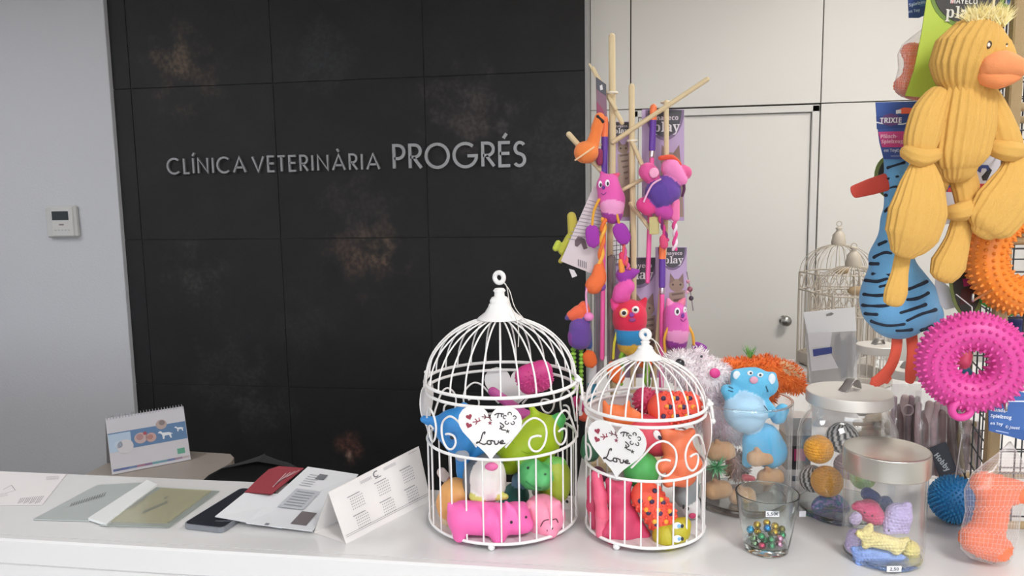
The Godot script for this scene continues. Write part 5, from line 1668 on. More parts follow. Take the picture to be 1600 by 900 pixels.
func treat_bags() -> void:
	# clear bags of chews standing behind the steel lidded jar
	var i := 0
	for q in [[1392, 1440, 600, 740, 1.25, "clear bag of mauve chew sticks with a hanging hole behind the steel lidded jar", "a08a92"], [1430, 1480, 610, 745, 1.19, "clear bag of dusky rose chews behind the blue spiky ball", "ab8d92"], [1465, 1505, 600, 745, 1.22, "clear bag of dark brown chews behind the pink ring's tab", "84706c"], [1497, 1532, 640, 735, 1.17, "clear bag of olive brown chews beside the wooden post", "7d6c4a"]]:
		var D: float = q[4]
		var t := thing("chew_bag", q[5], "bag", pt((q[0] + q[1]) / 2.0, q[3], D), YAW, "bags of chews behind the jars")
		t.position.y = TOP
		t.set_meta("far", D)
		for s in 7:
			var x: float = lerpf(q[0] + 6, q[1] - 6, s / 6.0)
			var g := G.new()
			var p := cat_r([loc(t, x + (s % 3) * 2, q[2] + 22 + (s % 2) * 14, D, (s % 3) * 4.0 - 4), loc(t, x - 3 + (s % 2) * 6, (q[2] + q[3]) / 2.0, D, (s % 2) * 5.0), loc(t, x + 2, q[3] - 6, D, 0)], 5)
			g.loft(p, [0.0045 + 0.001 * (s % 3)], 8)
			part(t, "chew_stick", g, mat([q[6], "75605f", "b09c9a", q[6]][s % 4], 0.7, "felt"))
		var g := G.new()
		var rows := []
		for r in 13:
			var v := r / 12.0
			var ring := PackedVector3Array()
			var th := 11.0 * sin(clampf((v - 0.1) / 0.9, 0, 1) * PI * 0.75)
			for j in 28:
				var a := TAU * j / 28
				var cx := signf(cos(a)) * pow(absf(cos(a)), 0.5)
				var wob := 1.0 + 0.16 * sin(j * 2.1 + r * 1.7 + i) + 0.1 * sin(j * 0.9 - r * 2.3)
				ring.append(loc(t, (q[0] + q[1]) / 2.0 + cx * (q[1] - q[0]) / 2.0, lerpf(q[2], q[3] + 4, v), D, sin(a) * maxf(th, 0.8) * wob))
			rows.append(ring)
		g.grid(rows)
		part(t, "film", g, clear("d8d2d6", 0.16, 0.06))
		if i == 0:
			g = G.new()
			var ring := []
			for j in 20: ring.append(loc(t, 1419 + cos(TAU * j / 20) * 8, 641 + sin(TAU * j / 20) * 8, D, 12))
			g.loft(ring, [0.0012], 6, 0, 0.0, 1, Vector3.BACK, true)
			part(t, "hang_ring", g, mat("b8a9ae", 0.3))
		if i == 1:
			var pl := plate(t, "dark_label", [[1452, 700], [1478, 690], [1496, 735], [1470, 752]], 13, 0.0006, mat("3b3f48", 0.5), D)
			for w in [["Hobby", 1472, 722]]:
				lettering(t, w[0], 0.0085, mat("c3ccd2", 0.6), loc(t, w[1], w[2], D, 14.0), Basis(Vector3.BACK, -0.9), 0.0003)
		i += 1

# ---------- twig stand with cat toys ----------
func upright(called: String, label: String, category: String, D: float, px: float, py: float, group := "") -> Node3D:
	var t := thing(called, label, category, pt(px, py, D), YAW, group)
	t.set_meta("far", D)
	return t
func rod(t: Node3D, called: String, pts: Array, r: float, m: Material, sides := 9) -> MeshInstance3D:   # straight or curved round bar through pixels [x, y, dz]
	var D: float = t.get_meta("far")
	var p := []
	for q in pts: p.append(loc(t, q[0], q[1], D, q[2] if q.size() > 2 else 0.0))
	var g := G.new()
	g.loft(p if p.size() == 2 else cat_r(p, 6), [r * D / F], sides)
	return part(t, called, g, m)

func cat_card(label: String, x0: float, x1: float, y0: float, y1: float, D: float, txt: bool, skew := 0.0) -> void:
	var t := upright("toy_card", label, "toy card", D, (x0 + x1) / 2, y1, "lilac kitten cards on the twig stand")
	var w := x1 - x0
	var lil := mat("b79fc4", 0.5)
	plate(t, "card", [[x0, y0], [x1, y0 - skew], [x1, y1], [x0, y1]], 0, 0.0012, lil, D)
	var half := []
	var hal2 := []
	for i in 13:
		var a := PI * i / 12.0
		half.append([x0 + w * 0.54 + cos(a) * w * 0.46, y0 + 1 + sin(a) * w * 0.72])
		hal2.append([x0 + w * 0.54 + cos(a) * w * 0.40, y0 + 1 + sin(a) * w * 0.64])
	plate(t, "header_rim", half, 1.0, 0.0006, mat("7c6588", 0.5), D)
	plate(t, "header", hal2, 1.8, 0.0006, mat("45434b", 0.5), D)
	if txt:
		lettering(t, "mayeco", w * 0.11 * D / F, mat("cfc3cc", 0.6), loc(t, x0 + w * 0.58, y0 + w * 0.20, D, 2.8), Basis.IDENTITY, 0.0003)
		lettering(t, "play", w * 0.21 * D / F, mat("dcd8dc", 0.6), loc(t, x0 + w * 0.58, y0 + w * 0.42, D, 2.8), Basis.IDENTITY, 0.0003, true)
	# kitten printed in the lower half
	var fx := x0 + w * 0.68
	var fy := y0 + w * 1.22
	var s := w * 0.24
	plate(t, "kitten_body_print", [[fx - s, fy + s], [fx + s * 1.1, fy + s * 0.6], [x1 - 1, y1 - 6], [fx - s * 0.8, y1 - 6]], 0.9, 0.0004, mat("a08c80", 0.7), D)
	var face := []
	for i in 16: face.append([fx + cos(TAU * i / 16) * s, fy + sin(TAU * i / 16) * s * 0.85])
	plate(t, "kitten_face_print", face, 1.2, 0.0004, mat("9a8577", 0.7), D)
	for e in [-1.0, 1.0]:
		plate(t, "kitten_ear_print", [[fx + e * s * 0.95, fy - s * 0.2], [fx + e * s * 0.85, fy - s * 1.6], [fx + e * s * 0.2, fy - s * 0.7]], 1.3, 0.0004, mat("87706a", 0.7), D)
		plate(t, "kitten_eye_print", [[fx + e * s * 0.5 - 2, fy - 1], [fx + e * s * 0.5, fy - 3], [fx + e * s * 0.5 + 2, fy - 1], [fx + e * s * 0.5, fy + 1]], 1.6, 0.0004, mat("4a3d36", 0.6), D)
	for i in 5:
		plate(t, "kitten_stripe_print", [[fx - s * 0.7 + i * s * 0.25, fy + s * 1.1 + i * 9], [fx + s * 0.9, fy + s * 0.9 + i * 9], [fx + s * 0.9, fy + s * 1.0 + i * 9 + 2], [fx - s * 0.6 + i * s * 0.25, fy + s * 1.2 + i * 9 + 2]], 1.4, 0.0004, mat("76645c", 0.7), D)

func wand(label: String, x: float, y0: float, y1: float, x1: float, D: float) -> void:
	var t := upright("cat_wand", label, "cat wand", D, x1, y1, "cat wands on the twig stand")
	var f := func(u: float) -> Array: return [lerpf(x, x1, u), lerpf(y0, y1, u), 0.0]
	rod(t, "orange_tip", [f.call(0.0), f.call(0.07)], 5.4, mat("f07c4a", 0.4))
	rod(t, "purple_grip", [f.call(0.07), f.call(0.24)], 5.2, mat("63399a", 0.5))
	rod(t, "pink_rod", [f.call(0.24), f.call(1.0)], 3.8, mat("ee5fa4", 0.35))
	rod(t, "silver_collar", [f.call(0.25), f.call(0.28)], 4.6, mat("d9cdd8", 0.3, "metal"))

func twist(t: Node3D, called: String, pts: Array, r: float, c1: String, c2: String) -> void:   # two-coloured plaited cord
	var D: float = t.get_meta("far")
	var p := []
	for q in pts: p.append(loc(t, q[0], q[1], D, q[2] if q.size() > 2 else 0.0))
	var path := cat_r(p, 8)
	var k := D / F
	for s in 2:
		var g := G.new()
		var o := []
		for i in path.size():
			var a := i * 0.8 + s * PI
			o.append(path[i] + Vector3(cos(a) * r * 0.55 * k, 0, sin(a) * r * 0.55 * k))
		g.loft(o, [r * 0.62 * k], 6)
		part(t, called, g, mat(c1 if s == 0 else c2, 0.8, "felt"))

func twig_stand() -> void:
	var D := 1.30
	var wood := mat("d8c39c", 0.6, "felt")
	# trunk foot on the counter, hidden behind the small cage
	var base := on(985, 722, TOP)
	D = far(base)
	var t := thing("twig_stand", "display tree of pale wooden dowels hung with cat toys behind the small cage", "display stand", pt(985, 722, D), YAW)
	t.position.y = TOP
	t.set_meta("far", D)
	var g := G.new()
	g.box(Vector3(0, 0.009, 0), Vector3(0.16, 0.018, 0.10))
	part(t, "foot_board", g, wood)
	for q in [[[956, 57, -6], [957, 240, -6], [953, 420, -6], [962, 716, -4], 5.2], [[987, 135, 4], [988, 270, 4], [990, 440, 0], [988, 716, 0], 4.6], [[1041, 160, 16], [1041, 280, 16], [1038, 390, 10], [1012, 716, 0], 3.8]]:
		rod(t, "dowel", q.slice(0, 4), q[4], wood)
	for q in [[[926, 107, -10], [972, 192, 0], 3.4], [[958, 222, 2], [1105, 124, 30], 3.8], [[889, 210, 24], [941, 268, 6], 4.4], [[986, 218, 8], [1003, 257, 14], 3.4], [[955, 306, 10], [1006, 279, 14], 3.0], [[985, 318, 8], [1016, 358, 22], 3.2], [[950, 150, -2], [962, 170, 8], 3.0], [[921, 100, -10], [930, 118, -8], 1.4], [[905, 244, 18], [938, 226, 10], 2.2], [[1016, 350, 18], [1046, 300, 16], 2.4]]:
		rod(t, "twig", [q[0], q[1]], q[2], wood)
	for q in [[957, 145], [988, 220], [1041, 160], [1003, 330]]:
		g = G.new()
		var p := loc(t, q[0], q[1], D, 4)
		var ring := []
		for j in 12: ring.append(p + Vector3(cos(TAU * j / 12) * 0.008, 0, sin(TAU * j / 12) * 0.008))
		g.loft(ring, [0.0022], 6, 0, 0.0, 1, Vector3.UP, true)
		part(t, "binding", g, mat("e6dcc8", 0.8))
	cat_card("lilac kitten card hanging by the tall dowel", 950, 985, 190, 345, D + 0.02, true)
	cat_card("lilac kitten card with a large dark header on the upper right dowel", 1003, 1069, 171, 345, D + 0.015, true)
	cat_card("lilac kitten card behind the red cat toy", 962, 1028, 402, 590, D + 0.02, true)
	cat_card("lilac kitten card behind the lower pink cat toy", 1024, 1073, 386, 590, D + 0.012, true)
	# narrow card seen nearly edge-on
	t = upright("toy_card", "narrow dark and wine red card seen edge-on at the tall dowel", "toy card", D - 0.01, 940, 205)
	plate(t, "card", [[931, 120], [947, 132], [949, 208], [932, 182]], 0, 0.0012, mat("7c5a6c", 0.5), D - 0.01)
	plate(t, "dark_header", [[931, 120], [947, 132], [947, 150], [932, 139]], 1, 0.0006, mat("474650", 0.5), D - 0.01)
	plate(t, "wine_print", [[932, 158], [943, 172], [946, 200], [933, 180]], 1, 0.0006, mat("8e3a5c", 0.5), D - 0.01)
	plate(t, "hang_hole", [[937, 134], [941, 132], [942, 140], [938, 141]], 1.6, 0.0006, mat("d6d2d4", 0.5), D - 0.01)
	# reverse of a card with small print
	t = upright("toy_card", "pale card reverse with small print and a barcode hanging askew at the left", "toy card", D - 0.015, 905, 420)
	plate(t, "card", [[928, 290], [950, 306], [936, 432], [876, 408]], 0, 0.0012, mat("d2c6ca", 0.6), D - 0.015)
	for i in 12: plate(t, "text_print", [[920 - i * 3.0, 312 + i * 5.5], [941, 318 + i * 5.5], [941, 319.5 + i * 5.5], [920 - i * 3.0, 313.5 + i * 5.5]], 1, 0.0004, mat("a3979f", 0.7), D - 0.015)
	plate(t, "animal_print", [[898, 376], [904, 368], [914, 374], [918, 388], [912, 390], [908, 380], [902, 386], [898, 384]], 1, 0.0004, mat("6a5a60", 0.7), D - 0.015)
	for i in 5: plate(t, "barcode_bar", [[903 + i * 3, 405 + i], [904.4 + i * 3, 405.5 + i], [904.4 + i * 3, 416 + i], [903 + i * 3, 415.5 + i]], 1, 0.0004, mat("77707a", 0.7), D - 0.015)
	plate(t, "side_tag", [[889, 420], [897, 422], [902, 431], [894, 434]], 0.4, 0.0008, mat("d9d4d6", 0.6), D - 0.015)
	wand("cat wand with orange tip and purple grip left of the pink fox toy", 945, 187, 560, 941, D - 0.01)
	wand("cat wand with orange tip and purple grip before the large kitten card", 1021, 168, 440, 1012, D - 0.012)
	wand("cat wand with orange tip and purple grip beside the lower pink cat", 1035, 386, 640, 1033, D - 0.02)
	# clear packing tubes
	for q in [[936, 392, 582, 8, "beside the felt parrot, under the fox's orange boot"], [955, 404, 590, 7, "between the pink rod and the red felt cat"]]:
		t = upright("packing_tube", "clear grey plastic wand sleeve %s" % q[4], "sleeve", D + 0.005, q[0], q[2], "wand sleeves")
		rod(t, "film", [[q[0], q[1], 0], [q[0], q[2], 0]], q[3], clear("8b8288", 0.6, 0.15), 14)
		rod(t, "stick", [[q[0] - 2, q[1] + 4, 0], [q[0] - 2, q[2], 0]], 2.6, mat("8f6f86", 0.5))
	# netting card behind
	t = upright("grid_label", "white card printed with a fine dark grid behind the purple mitts", "card", D + 0.01, 962, 440)
	plate(t, "card", [[950, 372], [976, 368], [976, 410], [950, 412]], 0, 0.001, mat("e2e0e2", 0.6), D + 0.01)
	for i in 5: plate(t, "grid_line", [[950, 377 + i * 7.5], [976, 374 + i * 7.5], [976, 375 + i * 7.5], [950, 378 + i * 7.5]], 1, 0.0004, mat("5b5a62", 0.7), D + 0.01)
	for i in 5: plate(t, "grid_line", [[951 + i * 6, 371], [952 + i * 6, 371], [952 + i * 6, 410], [951 + i * 6, 411]], 1, 0.0004, mat("5b5a62", 0.7), D + 0.01)
	cat_toys(D)

func cat_toys(D: float) -> void:
	var gr := "felt cat toys on the twig stand"
	var dd := D - 0.03
	# pink fox
	var t := toy("felt_fox", "pink felt fox with purple mitts and orange plaited leg on the twig stand", "cat toy", dd, [[950, 290, 0, 956, 312, 0, 18, 20, "e25cae"], [955, 312, 0, 957, 328, 0, 20, 17, "e25cae"], [943, 276, 0, 940, 270, 0, 5, 3, "d552a2"], [960, 276, 0, 966, 272, 0, 5, 3, "e2577c"], [955, 320, 6, 958, 322, 6, 16, 16, "ef9fce"], [956, 334, 2, 958, 336, 2, 15, 14, "a33a9c"]], "felt", gr, 2.0, 5.0, 0.9)
	for q in [[938, 288, 3.0, 5.5], [949, 286, 3.6, 5.5]]:
		dot(t, "eye_white", q[0], q[1], q[2], q[3], "efe6ef", 0.5, 0.5)
		dot(t, "pupil", q[0] + 0.6, q[1] + 1, 1.7, 3.0, "241a2c", 0.4, 1.8)
	dot(t, "nose", 943, 293, 2.4, 3.2, "5d2a86", 0.6, 1.0)
	line(t, "mouth", [[939, 302], [943, 304], [947, 301]], 0.7, "8f3a86")
	limb(t, "arm_cord", [[936, 312, 10], [928, 330, 10], [925, 355, 8]], [2.2, 2.0], "e8a83a", "felt")
	limb(t, "arm_cord", [[962, 310, 16], [963, 330, 16], [968, 352, 14]], [2.2, 2.0], "e8a83a", "felt")
	limb(t, "mitt", [[925, 360, 8], [927, 378, 8]], [11, 11], "a03aa8", "felt", 0.9, 0, 0.0, 14, 4, 0.45)
	limb(t, "mitt", [[968, 358, 14], [975, 372, 14]], [12, 12], "a03aa8", "felt", 0.9, 0, 0.0, 14, 4, 0.45)
	twist(t, "plaited_leg", [[944, 342, 8], [941, 375, 8], [938, 415, 8]], 5, "ee7a3c", "f3b14a")
	twist(t, "plaited_leg", [[974, 380, 8], [978, 405, 8], [982, 420, 8]], 3.4, "ee6a6c", "d95a9c")
	limb(t, "boot", [[936, 420, 8], [935, 434, 8], [928, 446, 8]], [9, 13, 14], "ef7440", "felt", 0.9)
	limb(t, "boot_sole", [[920, 450, 8], [940, 448, 8]], [6, 7], "7c4a9c", "felt", 0.9)
	# pink cord with a bobble
	limb(t, "bobble_cord", [[926, 432, 12], [916, 455, 12], [918, 490, 12]], [1.6, 1.6], "eda6cf", "felt")
	limb(t, "bobble", [[919, 495, 12], [921, 495, 12]], [7, 7], "ea86c4", "felt")
	# red cat
	t = toy("felt_cat", "red felt cat with big round eyes, blue belt and yellow trousers", "cat toy", dd, [[984, 494, 0, 984, 500, 0, 27, 27, "d6294a"], [962, 478, 0, 957, 469, 0, 8, 4, "e2458c"], [1003, 476, 0, 1008, 468, 0, 8, 4, "cf2a45"], [984, 522, 2, 988, 522, 2, 24, 23, "2d83b8"], [986, 536, 0, 988, 538, 0, 22, 20, "d6a838"]], "felt", gr, 2.2, 4.0, 0.9)
	for q in [[975, 489, 7.5, "f0b267"], [993, 484, 6, "efe2e4"]]:
		dot(t, "eye_rim", q[0], q[1], q[2], q[2], q[3], 0.5, 0.5)
		dot(t, "eye_white", q[0], q[1], q[2] * 0.72, q[2] * 0.72, "efe6e0", 0.5, 2.0)
		dot(t, "pupil", q[0], q[1], q[2] * 0.45, q[2] * 0.45, "20191c", 0.4, 4.0)
	dot(t, "nose", 987, 492, 4, 4, "8b3f9a", 0.7, 1.0)
	dot(t, "mouth", 988, 500, 5.5, 3.5, "93407e", 0.8, 0.6)
	limb(t, "arm_cord", [[966, 512, 8], [960, 535, 8], [958, 560, 8]], [2.0, 2.0], "d8c83c", "felt")
	twist(t, "plaited_leg", [[973, 545, 4], [971, 575, 4], [968, 600, 4]], 5, "8cbf3c", "5a8a34")
	twist(t, "plaited_leg", [[1004, 545, 4], [1010, 575, 4], [1012, 610, 4]], 5, "8cbf3c", "5a8a34")
	limb(t, "mitt", [[958, 574, 8], [966, 590, 8]], [12, 12], "ee7036", "felt", 0.9, 0, 0.0, 14, 4, 0.45)
	limb(t, "mitt", [[1003, 560, -6], [1010, 568, -6]], [11, 11], "ee7036", "felt", 0.9, 0, 0.0, 14, 4, 0.45)
	# purple felt hat and pink ear hanging above the red cat
	t = toy("felt_bird", "purple and pink felt bird hanging above the red cat", "cat toy", dd - 0.005, [[972, 455, 0, 980, 448, 0, 14, 12, "e65aae"], [966, 464, 0, 976, 464, 0, 10, 9, "e050a4"], [974, 430, -4, 984, 428, -4, 12, 9, "9a3aa6"], [990, 426, -4, 996, 424, -4, 7, 4, "9a3aa6"]], "felt", gr, 2.0, 4.0, 0.9)
	limb(t, "tail_cord", [[974, 410, 0], [972, 398, 0]], [6, 5], "e04468", "felt")
	limb(t, "tail_cord", [[972, 424, 2], [970, 408, 2]], [5, 4], "f09a44", "felt")
	# lower pink cat
	t = toy("felt_cat", "pink felt cat with yellow arms beside the lower right kitten card", "cat toy", dd, [[1055, 490, 0, 1057, 512, 0, 18, 20, "d95fb0"], [1046, 474, 0, 1044, 468, 0, 6, 3, "ef8fc0"], [1066, 472, 0, 1069, 467, 0, 6, 3, "e77f9c"], [1057, 520, 2, 1057, 522, 2, 19, 19, "ec9bcc"], [1056, 532, 0, 1058, 534, 0, 18, 16, "9c3aa0"]], "felt", gr, 2.0, 4.0, 0.9)
	for q in [[1058, 487, 4.6, 6.5], [1070, 484, 2.8, 5]]:
		dot(t, "eye_white", q[0], q[1], q[2], q[3], "f0e6ee", 0.5, 0.5)
		dot(t, "pupil", q[0] + 0.5, q[1], q[2] * 0.5, q[3] * 0.55, "221a26", 0.4, 2.0)
	dot(t, "nose", 1067, 493, 2.8, 4, "7a3a9c", 0.6, 1.0)
	line(t, "mouth", [[1064, 499], [1068, 502], [1072, 498]], 0.7, "9a3a86")
	limb(t, "arm_cord", [[1044, 512, 10], [1038, 530, 12], [1040, 556, 10]], [2.2, 2.2], "e6a93c", "felt")
	limb(t, "arm_cord", [[1074, 508, 6], [1082, 522, 8], [1084, 538, 8]], [2.2, 2.2], "e6a93c", "felt")
	limb(t, "mitt", [[1088, 542, 6], [1098, 546, 6]], [9, 8], "8c3a98", "felt", 0.9, 0, 0.0, 14, 4, 0.5)
	twist(t, "plaited_leg", [[1062, 545, 6], [1064, 565, 6], [1062, 585, 6]], 5, "e88a3c", "d6703a")
	# pink and purple butterfly at the upper right
	t = toy("felt_butterfly", "pink and purple felt mouse with round ears on the upper right kitten card", "cat toy", dd - 0.005, [[1012, 268, 0, 1016, 272, 0, 14, 14, "e35a9e"], [1048, 262, 2, 1066, 282, 4, 15, 8, "ee86c0"], [1066, 268, -4, 1070, 270, -4, 11, 11, "dd5c94"], [1028, 300, 0, 1032, 308, 0, 20, 19, "5d3f96"], [1040, 290, 0, 1046, 300, 0, 16, 18, "6a45a0"], [1036, 328, 0, 1042, 332, 0, 14, 12, "c84aa8"], [1006, 320, 0, 1012, 325, 0, 12, 12, "e2468e"]], "felt", gr, 2.2, 4.0, 0.9)
	dot(t, "ear_lining", 1022, 270, 8, 8, "f0a6c8", 0.8, 0.5)
	limb(t, "red_band", [[1032, 247, 6], [1050, 246, 8], [1062, 256, 4]], [3.5, 4, 3], "e0543c", "felt")
	limb(t, "wing_piping", [[1006, 315, 14], [1018, 290, 16], [1032, 280, 14]], [1.5, 1.5], "f0b6d8", "felt")
	limb(t, "dark_tail", [[1068, 286, 6], [1069, 296, 6], [1066, 306, 6]], [2.6, 2], "5a2a4c", "felt")
	limb(t, "flipper", [[1056, 315, 4], [1055, 340, 4]], [6, 7], "f07ab0", "felt")
	twist(t, "plaited_leg", [[1030, 335, 4], [1036, 355, 4], [1042, 375, 4]], 3.5, "d8408c", "7a2f6c")
	twist(t, "plaited_leg", [[1053, 345, 4], [1055, 365, 4], [1054, 390, 4]], 4, "e04a90", "f0dcea")
	limb(t, "mitt", [[1036, 372, 4], [1038, 384, 4]], [6, 7], "e0507c", "felt")
	limb(t, "olive_tag", [[1022, 340, 0], [1022, 365, 0]], [8, 8], "c9bd84", "felt", 0.8, 0, 0.0, 12, 4, 0.2)
	# orange bird with a stick through it
	t = toy("felt_ball", "orange felt ball with a tube neck on the left twig", "cat toy", dd + 0.005, [[914, 238, 0, 918, 238, 0, 17, 17, "ec8442"], [926, 225, 0, 934, 198, 0, 10, 8, "ee7f3e"], [932, 200, 0, 937, 184, 0, 8, 8, "ee7f3e"]], "felt", gr, 2.0, 4.0, 0.9)
	limb(t, "stitch_band", [[899, 250, 12], [914, 240, 18], [928, 230, 14]], [1.4, 1.4], "f2c79c", "felt")
	limb(t, "wine_wing", [[936, 238, -4], [937, 254, -4]], [6, 5], "8c2f58", "felt")
	limb(t, "black_collar", [[934, 182, 6], [942, 190, 6]], [2.5, 2.5], "2c2226", "felt")
	# yellow dangling toy at the far left
	t = toy("felt_frog", "olive yellow felt frog dangling behind the pale card reverse", "cat toy", dd + 0.03, [[893, 338, 0, 896, 360, 0, 7, 9, "c2b24c"], [890, 372, 0, 878, 392, 0, 7, 6, "bdbb48"], [872, 380, 4, 868, 388, 4, 5, 5, "bcc84a"], [882, 402, 0, 876, 408, 0, 5, 4, "c6b848"]], "felt", gr, 2.0, 4.0, 0.9)
	# purple bird with beaded green legs
	t = toy("felt_parrot", "purple felt parrot with an orange beak and beaded green legs at the left", "cat toy", dd - 0.005, [[906, 512, 0, 906, 530, 0, 17, 17, "6a479c"], [897, 525, 2, 898, 532, 2, 10, 10, "8a3f98"], [903, 488, 0, 894, 492, 2, 11, 8, "ee6a48"], [912, 478, 0, 914, 486, 0, 8, 9, "ea6440"], [890, 494, 2, 886, 497, 2, 5, 4, "5a4a8c"], [912, 494, -2, 915, 500, -2, 8, 8, "2f7aa4"], [918, 520, -4, 920, 540, -4, 7, 6, "2f4f8c"]], "felt", gr, 2.0, 4.0, 0.9)
	limb(t, "mitt", [[920, 556, -4], [923, 566, -4]], [11, 11], "ec6c34", "felt", 0.9, 0, 0.0, 14, 4, 0.5)
	for q in [[896, 546, 897, 612, 4.6], [908, 548, 908, 612, 4.0]]:
		for i in 11:
			var g := G.new()
			g.ell(loc(t, lerpf(q[0], q[2], i / 10.0), lerpf(q[1], q[3], i / 10.0), dd), Vector3(q[4], 3.6, q[4]) * dd / F, Basis.IDENTITY, 8, 6)
			part(t, "bead", g, mat("9ccf4a" if i % 2 else "7fb43c", 0.5))
	limb(t, "red_shoe", [[902, 628, 0], [910, 634, 0]], [10, 10], "c8407c", "felt")
	limb(t, "orange_shoe", [[906, 648, 0], [912, 652, 0]], [8, 7], "e0604a", "felt")
	t = upright("packing_tube", "white and teal wand sleeve end beside the parrot's legs", "sleeve", D, 926, 610)
	rod(t, "white_sleeve", [[926, 572, 0], [925, 600, 0]], 7, mat("d9d6da", 0.5))
	rod(t, "teal_cap", [[925, 600, 0], [924, 622, 0]], 7.4, mat("2f7a94", 0.5))
	# small dark bells at the right edge
	t = upright("bell_string", "tiny string of dark and rose bells beside the lower kitten card", "bells", dd, 1078, 470, gr)
	for q in [[1075, 440, 3, "c98aa0"], [1078, 452, 4.5, "8a4a5c"], [1080, 466, 4, "3c3040"], [1074, 456, 3, "e2b0c0"]]:
		var g := G.new()
		g.ell(loc(t, q[0], q[1], dd), Vector3.ONE * q[2] * dd / F, Basis.IDENTITY, 10, 7)
		part(t, "bell", g, mat(q[3], 0.35))
	rod(t, "string", [[1073, 425, 0], [1078, 450, 0], [1083, 485, 0]], 0.9, mat("8c7f86", 0.8), 5)

# ---------- display rack with dog toys ----------
func rack() -> void:
	var p1 := on(1499, 752, TOP)
	var p2 := on(1541, 832, TOP)
	var wood := mat("ab936c", 0.65, "felt")
	var t := thing("display_rack", "wooden framed wire grid rack at the counter's right end hung with dog toys", "display rack")
	var H := 0.98
	var right := Vector3(0.42, 0, -0.03)
	var p3 := p2 + right
	var p4 := p1 + right
	for p in [p1, p2, p3, p4]:
		var g := G.new()
		g.box(p + Vector3(0, H / 2, 0), Vector3(0.016, H, 0.016), Basis.IDENTITY, 0.002)
		part(t, "post", g, wood)
	for e in [[p1, p2], [p2, p3], [p1, p4], [p3, p4]]:
		for y in [0.012, 0.42, 0.60, H - 0.01]:
			var g := G.new()
			var d: Vector3 = e[1] - e[0]
			g.loft([e[0] + Vector3.UP * y, e[1] + Vector3.UP * y], [0.006], 8, 0, 0.0, 1)
			part(t, "rail", g, wood)
	# wire grids in the left side, the front and the back
	var wm := mat("35363a", 0.5)
	for e in [[p1, p2, 5], [p2, p3, 13], [p1, p4, 13]]:
		var a: Vector3 = e[0]
		var b: Vector3 = e[1]
		for i in range(1, e[2]):
			var g := G.new()
			var p := a.lerp(b, i / float(e[2]))
			g.loft([p + Vector3.UP * 0.012, p + Vector3.UP * (H - 0.01)], [0.0013], 5, 0, 0.0, 1)
			part(t, "grid_wire", g, wm)
		for i in 30:
			var g := G.new()
			var y := 0.025 + i * 0.032
			g.loft([a + Vector3.UP * y, b + Vector3.UP * y], [0.0013], 5, 0, 0.0, 1)
			part(t, "grid_wire", g, wm)
	var hook := mat("b9b6b0", 0.3, "metal")
	for q in [[1560, -60, 0.99, 1.10], [1396, 178, 1.08, 1.14], [1560, 330, 0.98, 1.08], [1520, 470, 0.95, 1.08], [1572, 640, 0.92, 1.05]]:
		var a := pt(q[0], q[1], q[2])
		var b := Vector3(p2.x, a.y + 0.01, p2.z)
		if q[0] < 1500: b = Vector3(p1.x, a.y + 0.01, p1.z).lerp(b, 0.6)
		var g := G.new()
		g.loft(cat_r([b, b.lerp(a, 0.9), a, a + Vector3(0, 0.008, 0)], 4), [0.0016], 6)
		part(t, "hook", g, hook)
	hanging()

func spiky_ring(label: String, px: float, py: float, D: float, R: float, r: float, col: String, turn: float, tilt: float, tab: bool, squash := 1.0) -> void:
	var k := D / F
	var t := thing("spiky_ring", label, "dog toy", pt(px, py, D), YAW, "spiky rubber rings on the rack")
	t.set_meta("far", D)
	var bs := Basis(Vector3.UP, turn) * Basis(Vector3.RIGHT, tilt)
	var m := mat(col, 0.45, "latex")
	var g := G.new()
	var p := []
	for i in 56: p.append(bs * Vector3(cos(TAU * i / 56) * R * k, sin(TAU * i / 56) * R * k * squash, 0))
	g.loft(p, [r * k], 24, 0, 0.0, 1, bs.z, true)
	part(t, "ring", g, m)
	g = G.new()
	var rows := 15
	for a in rows:
		var f := TAU * a / rows
		var n := int(round(TAU * (R + r * cos(f)) / 10.5))
		for i in n:
			var th := TAU * (i + (0.5 if a % 2 else 0.0)) / n
			var c := Vector3(cos(th), sin(th) * squash, 0)
			var d := (Vector3(cos(th), sin(th), 0) * cos(f) + Vector3.BACK * sin(f))
			cone(g, bs * (c * R * k + d * r * k * 0.97), bs * d, 3.6 * k, 6.2 * k, 6)
	spikes(t, "spikes", g, m)
	g = G.new()
	g.loft([bs * Vector3(0, (R - r) * k * squash, 0), bs * Vector3(0, (R + r + 4) * k * squash, -r * k * 1.1), Vector3(0.004, (R + r + 22) * k, -0.05)], [0.0009], 5, 0, 0.0, 1)
	part(t, "hanging_cord", g, mat("d8d2d0", 0.8))
	if tab:
		g = G.new()
		var q := []
		var c := loc(t, 1502, 640, D, 8.0)
		for i in 24: q.append(c + Vector3(cos(TAU * i / 24) * 15 * k, sin(TAU * i / 24) * 13 * k, 0))
		g.loft(q, [Vector2(7 * k, 6 * k)], 10, 0, 0.0, 1, Vector3.BACK, true)
		part(t, "pull_tab", g, m)

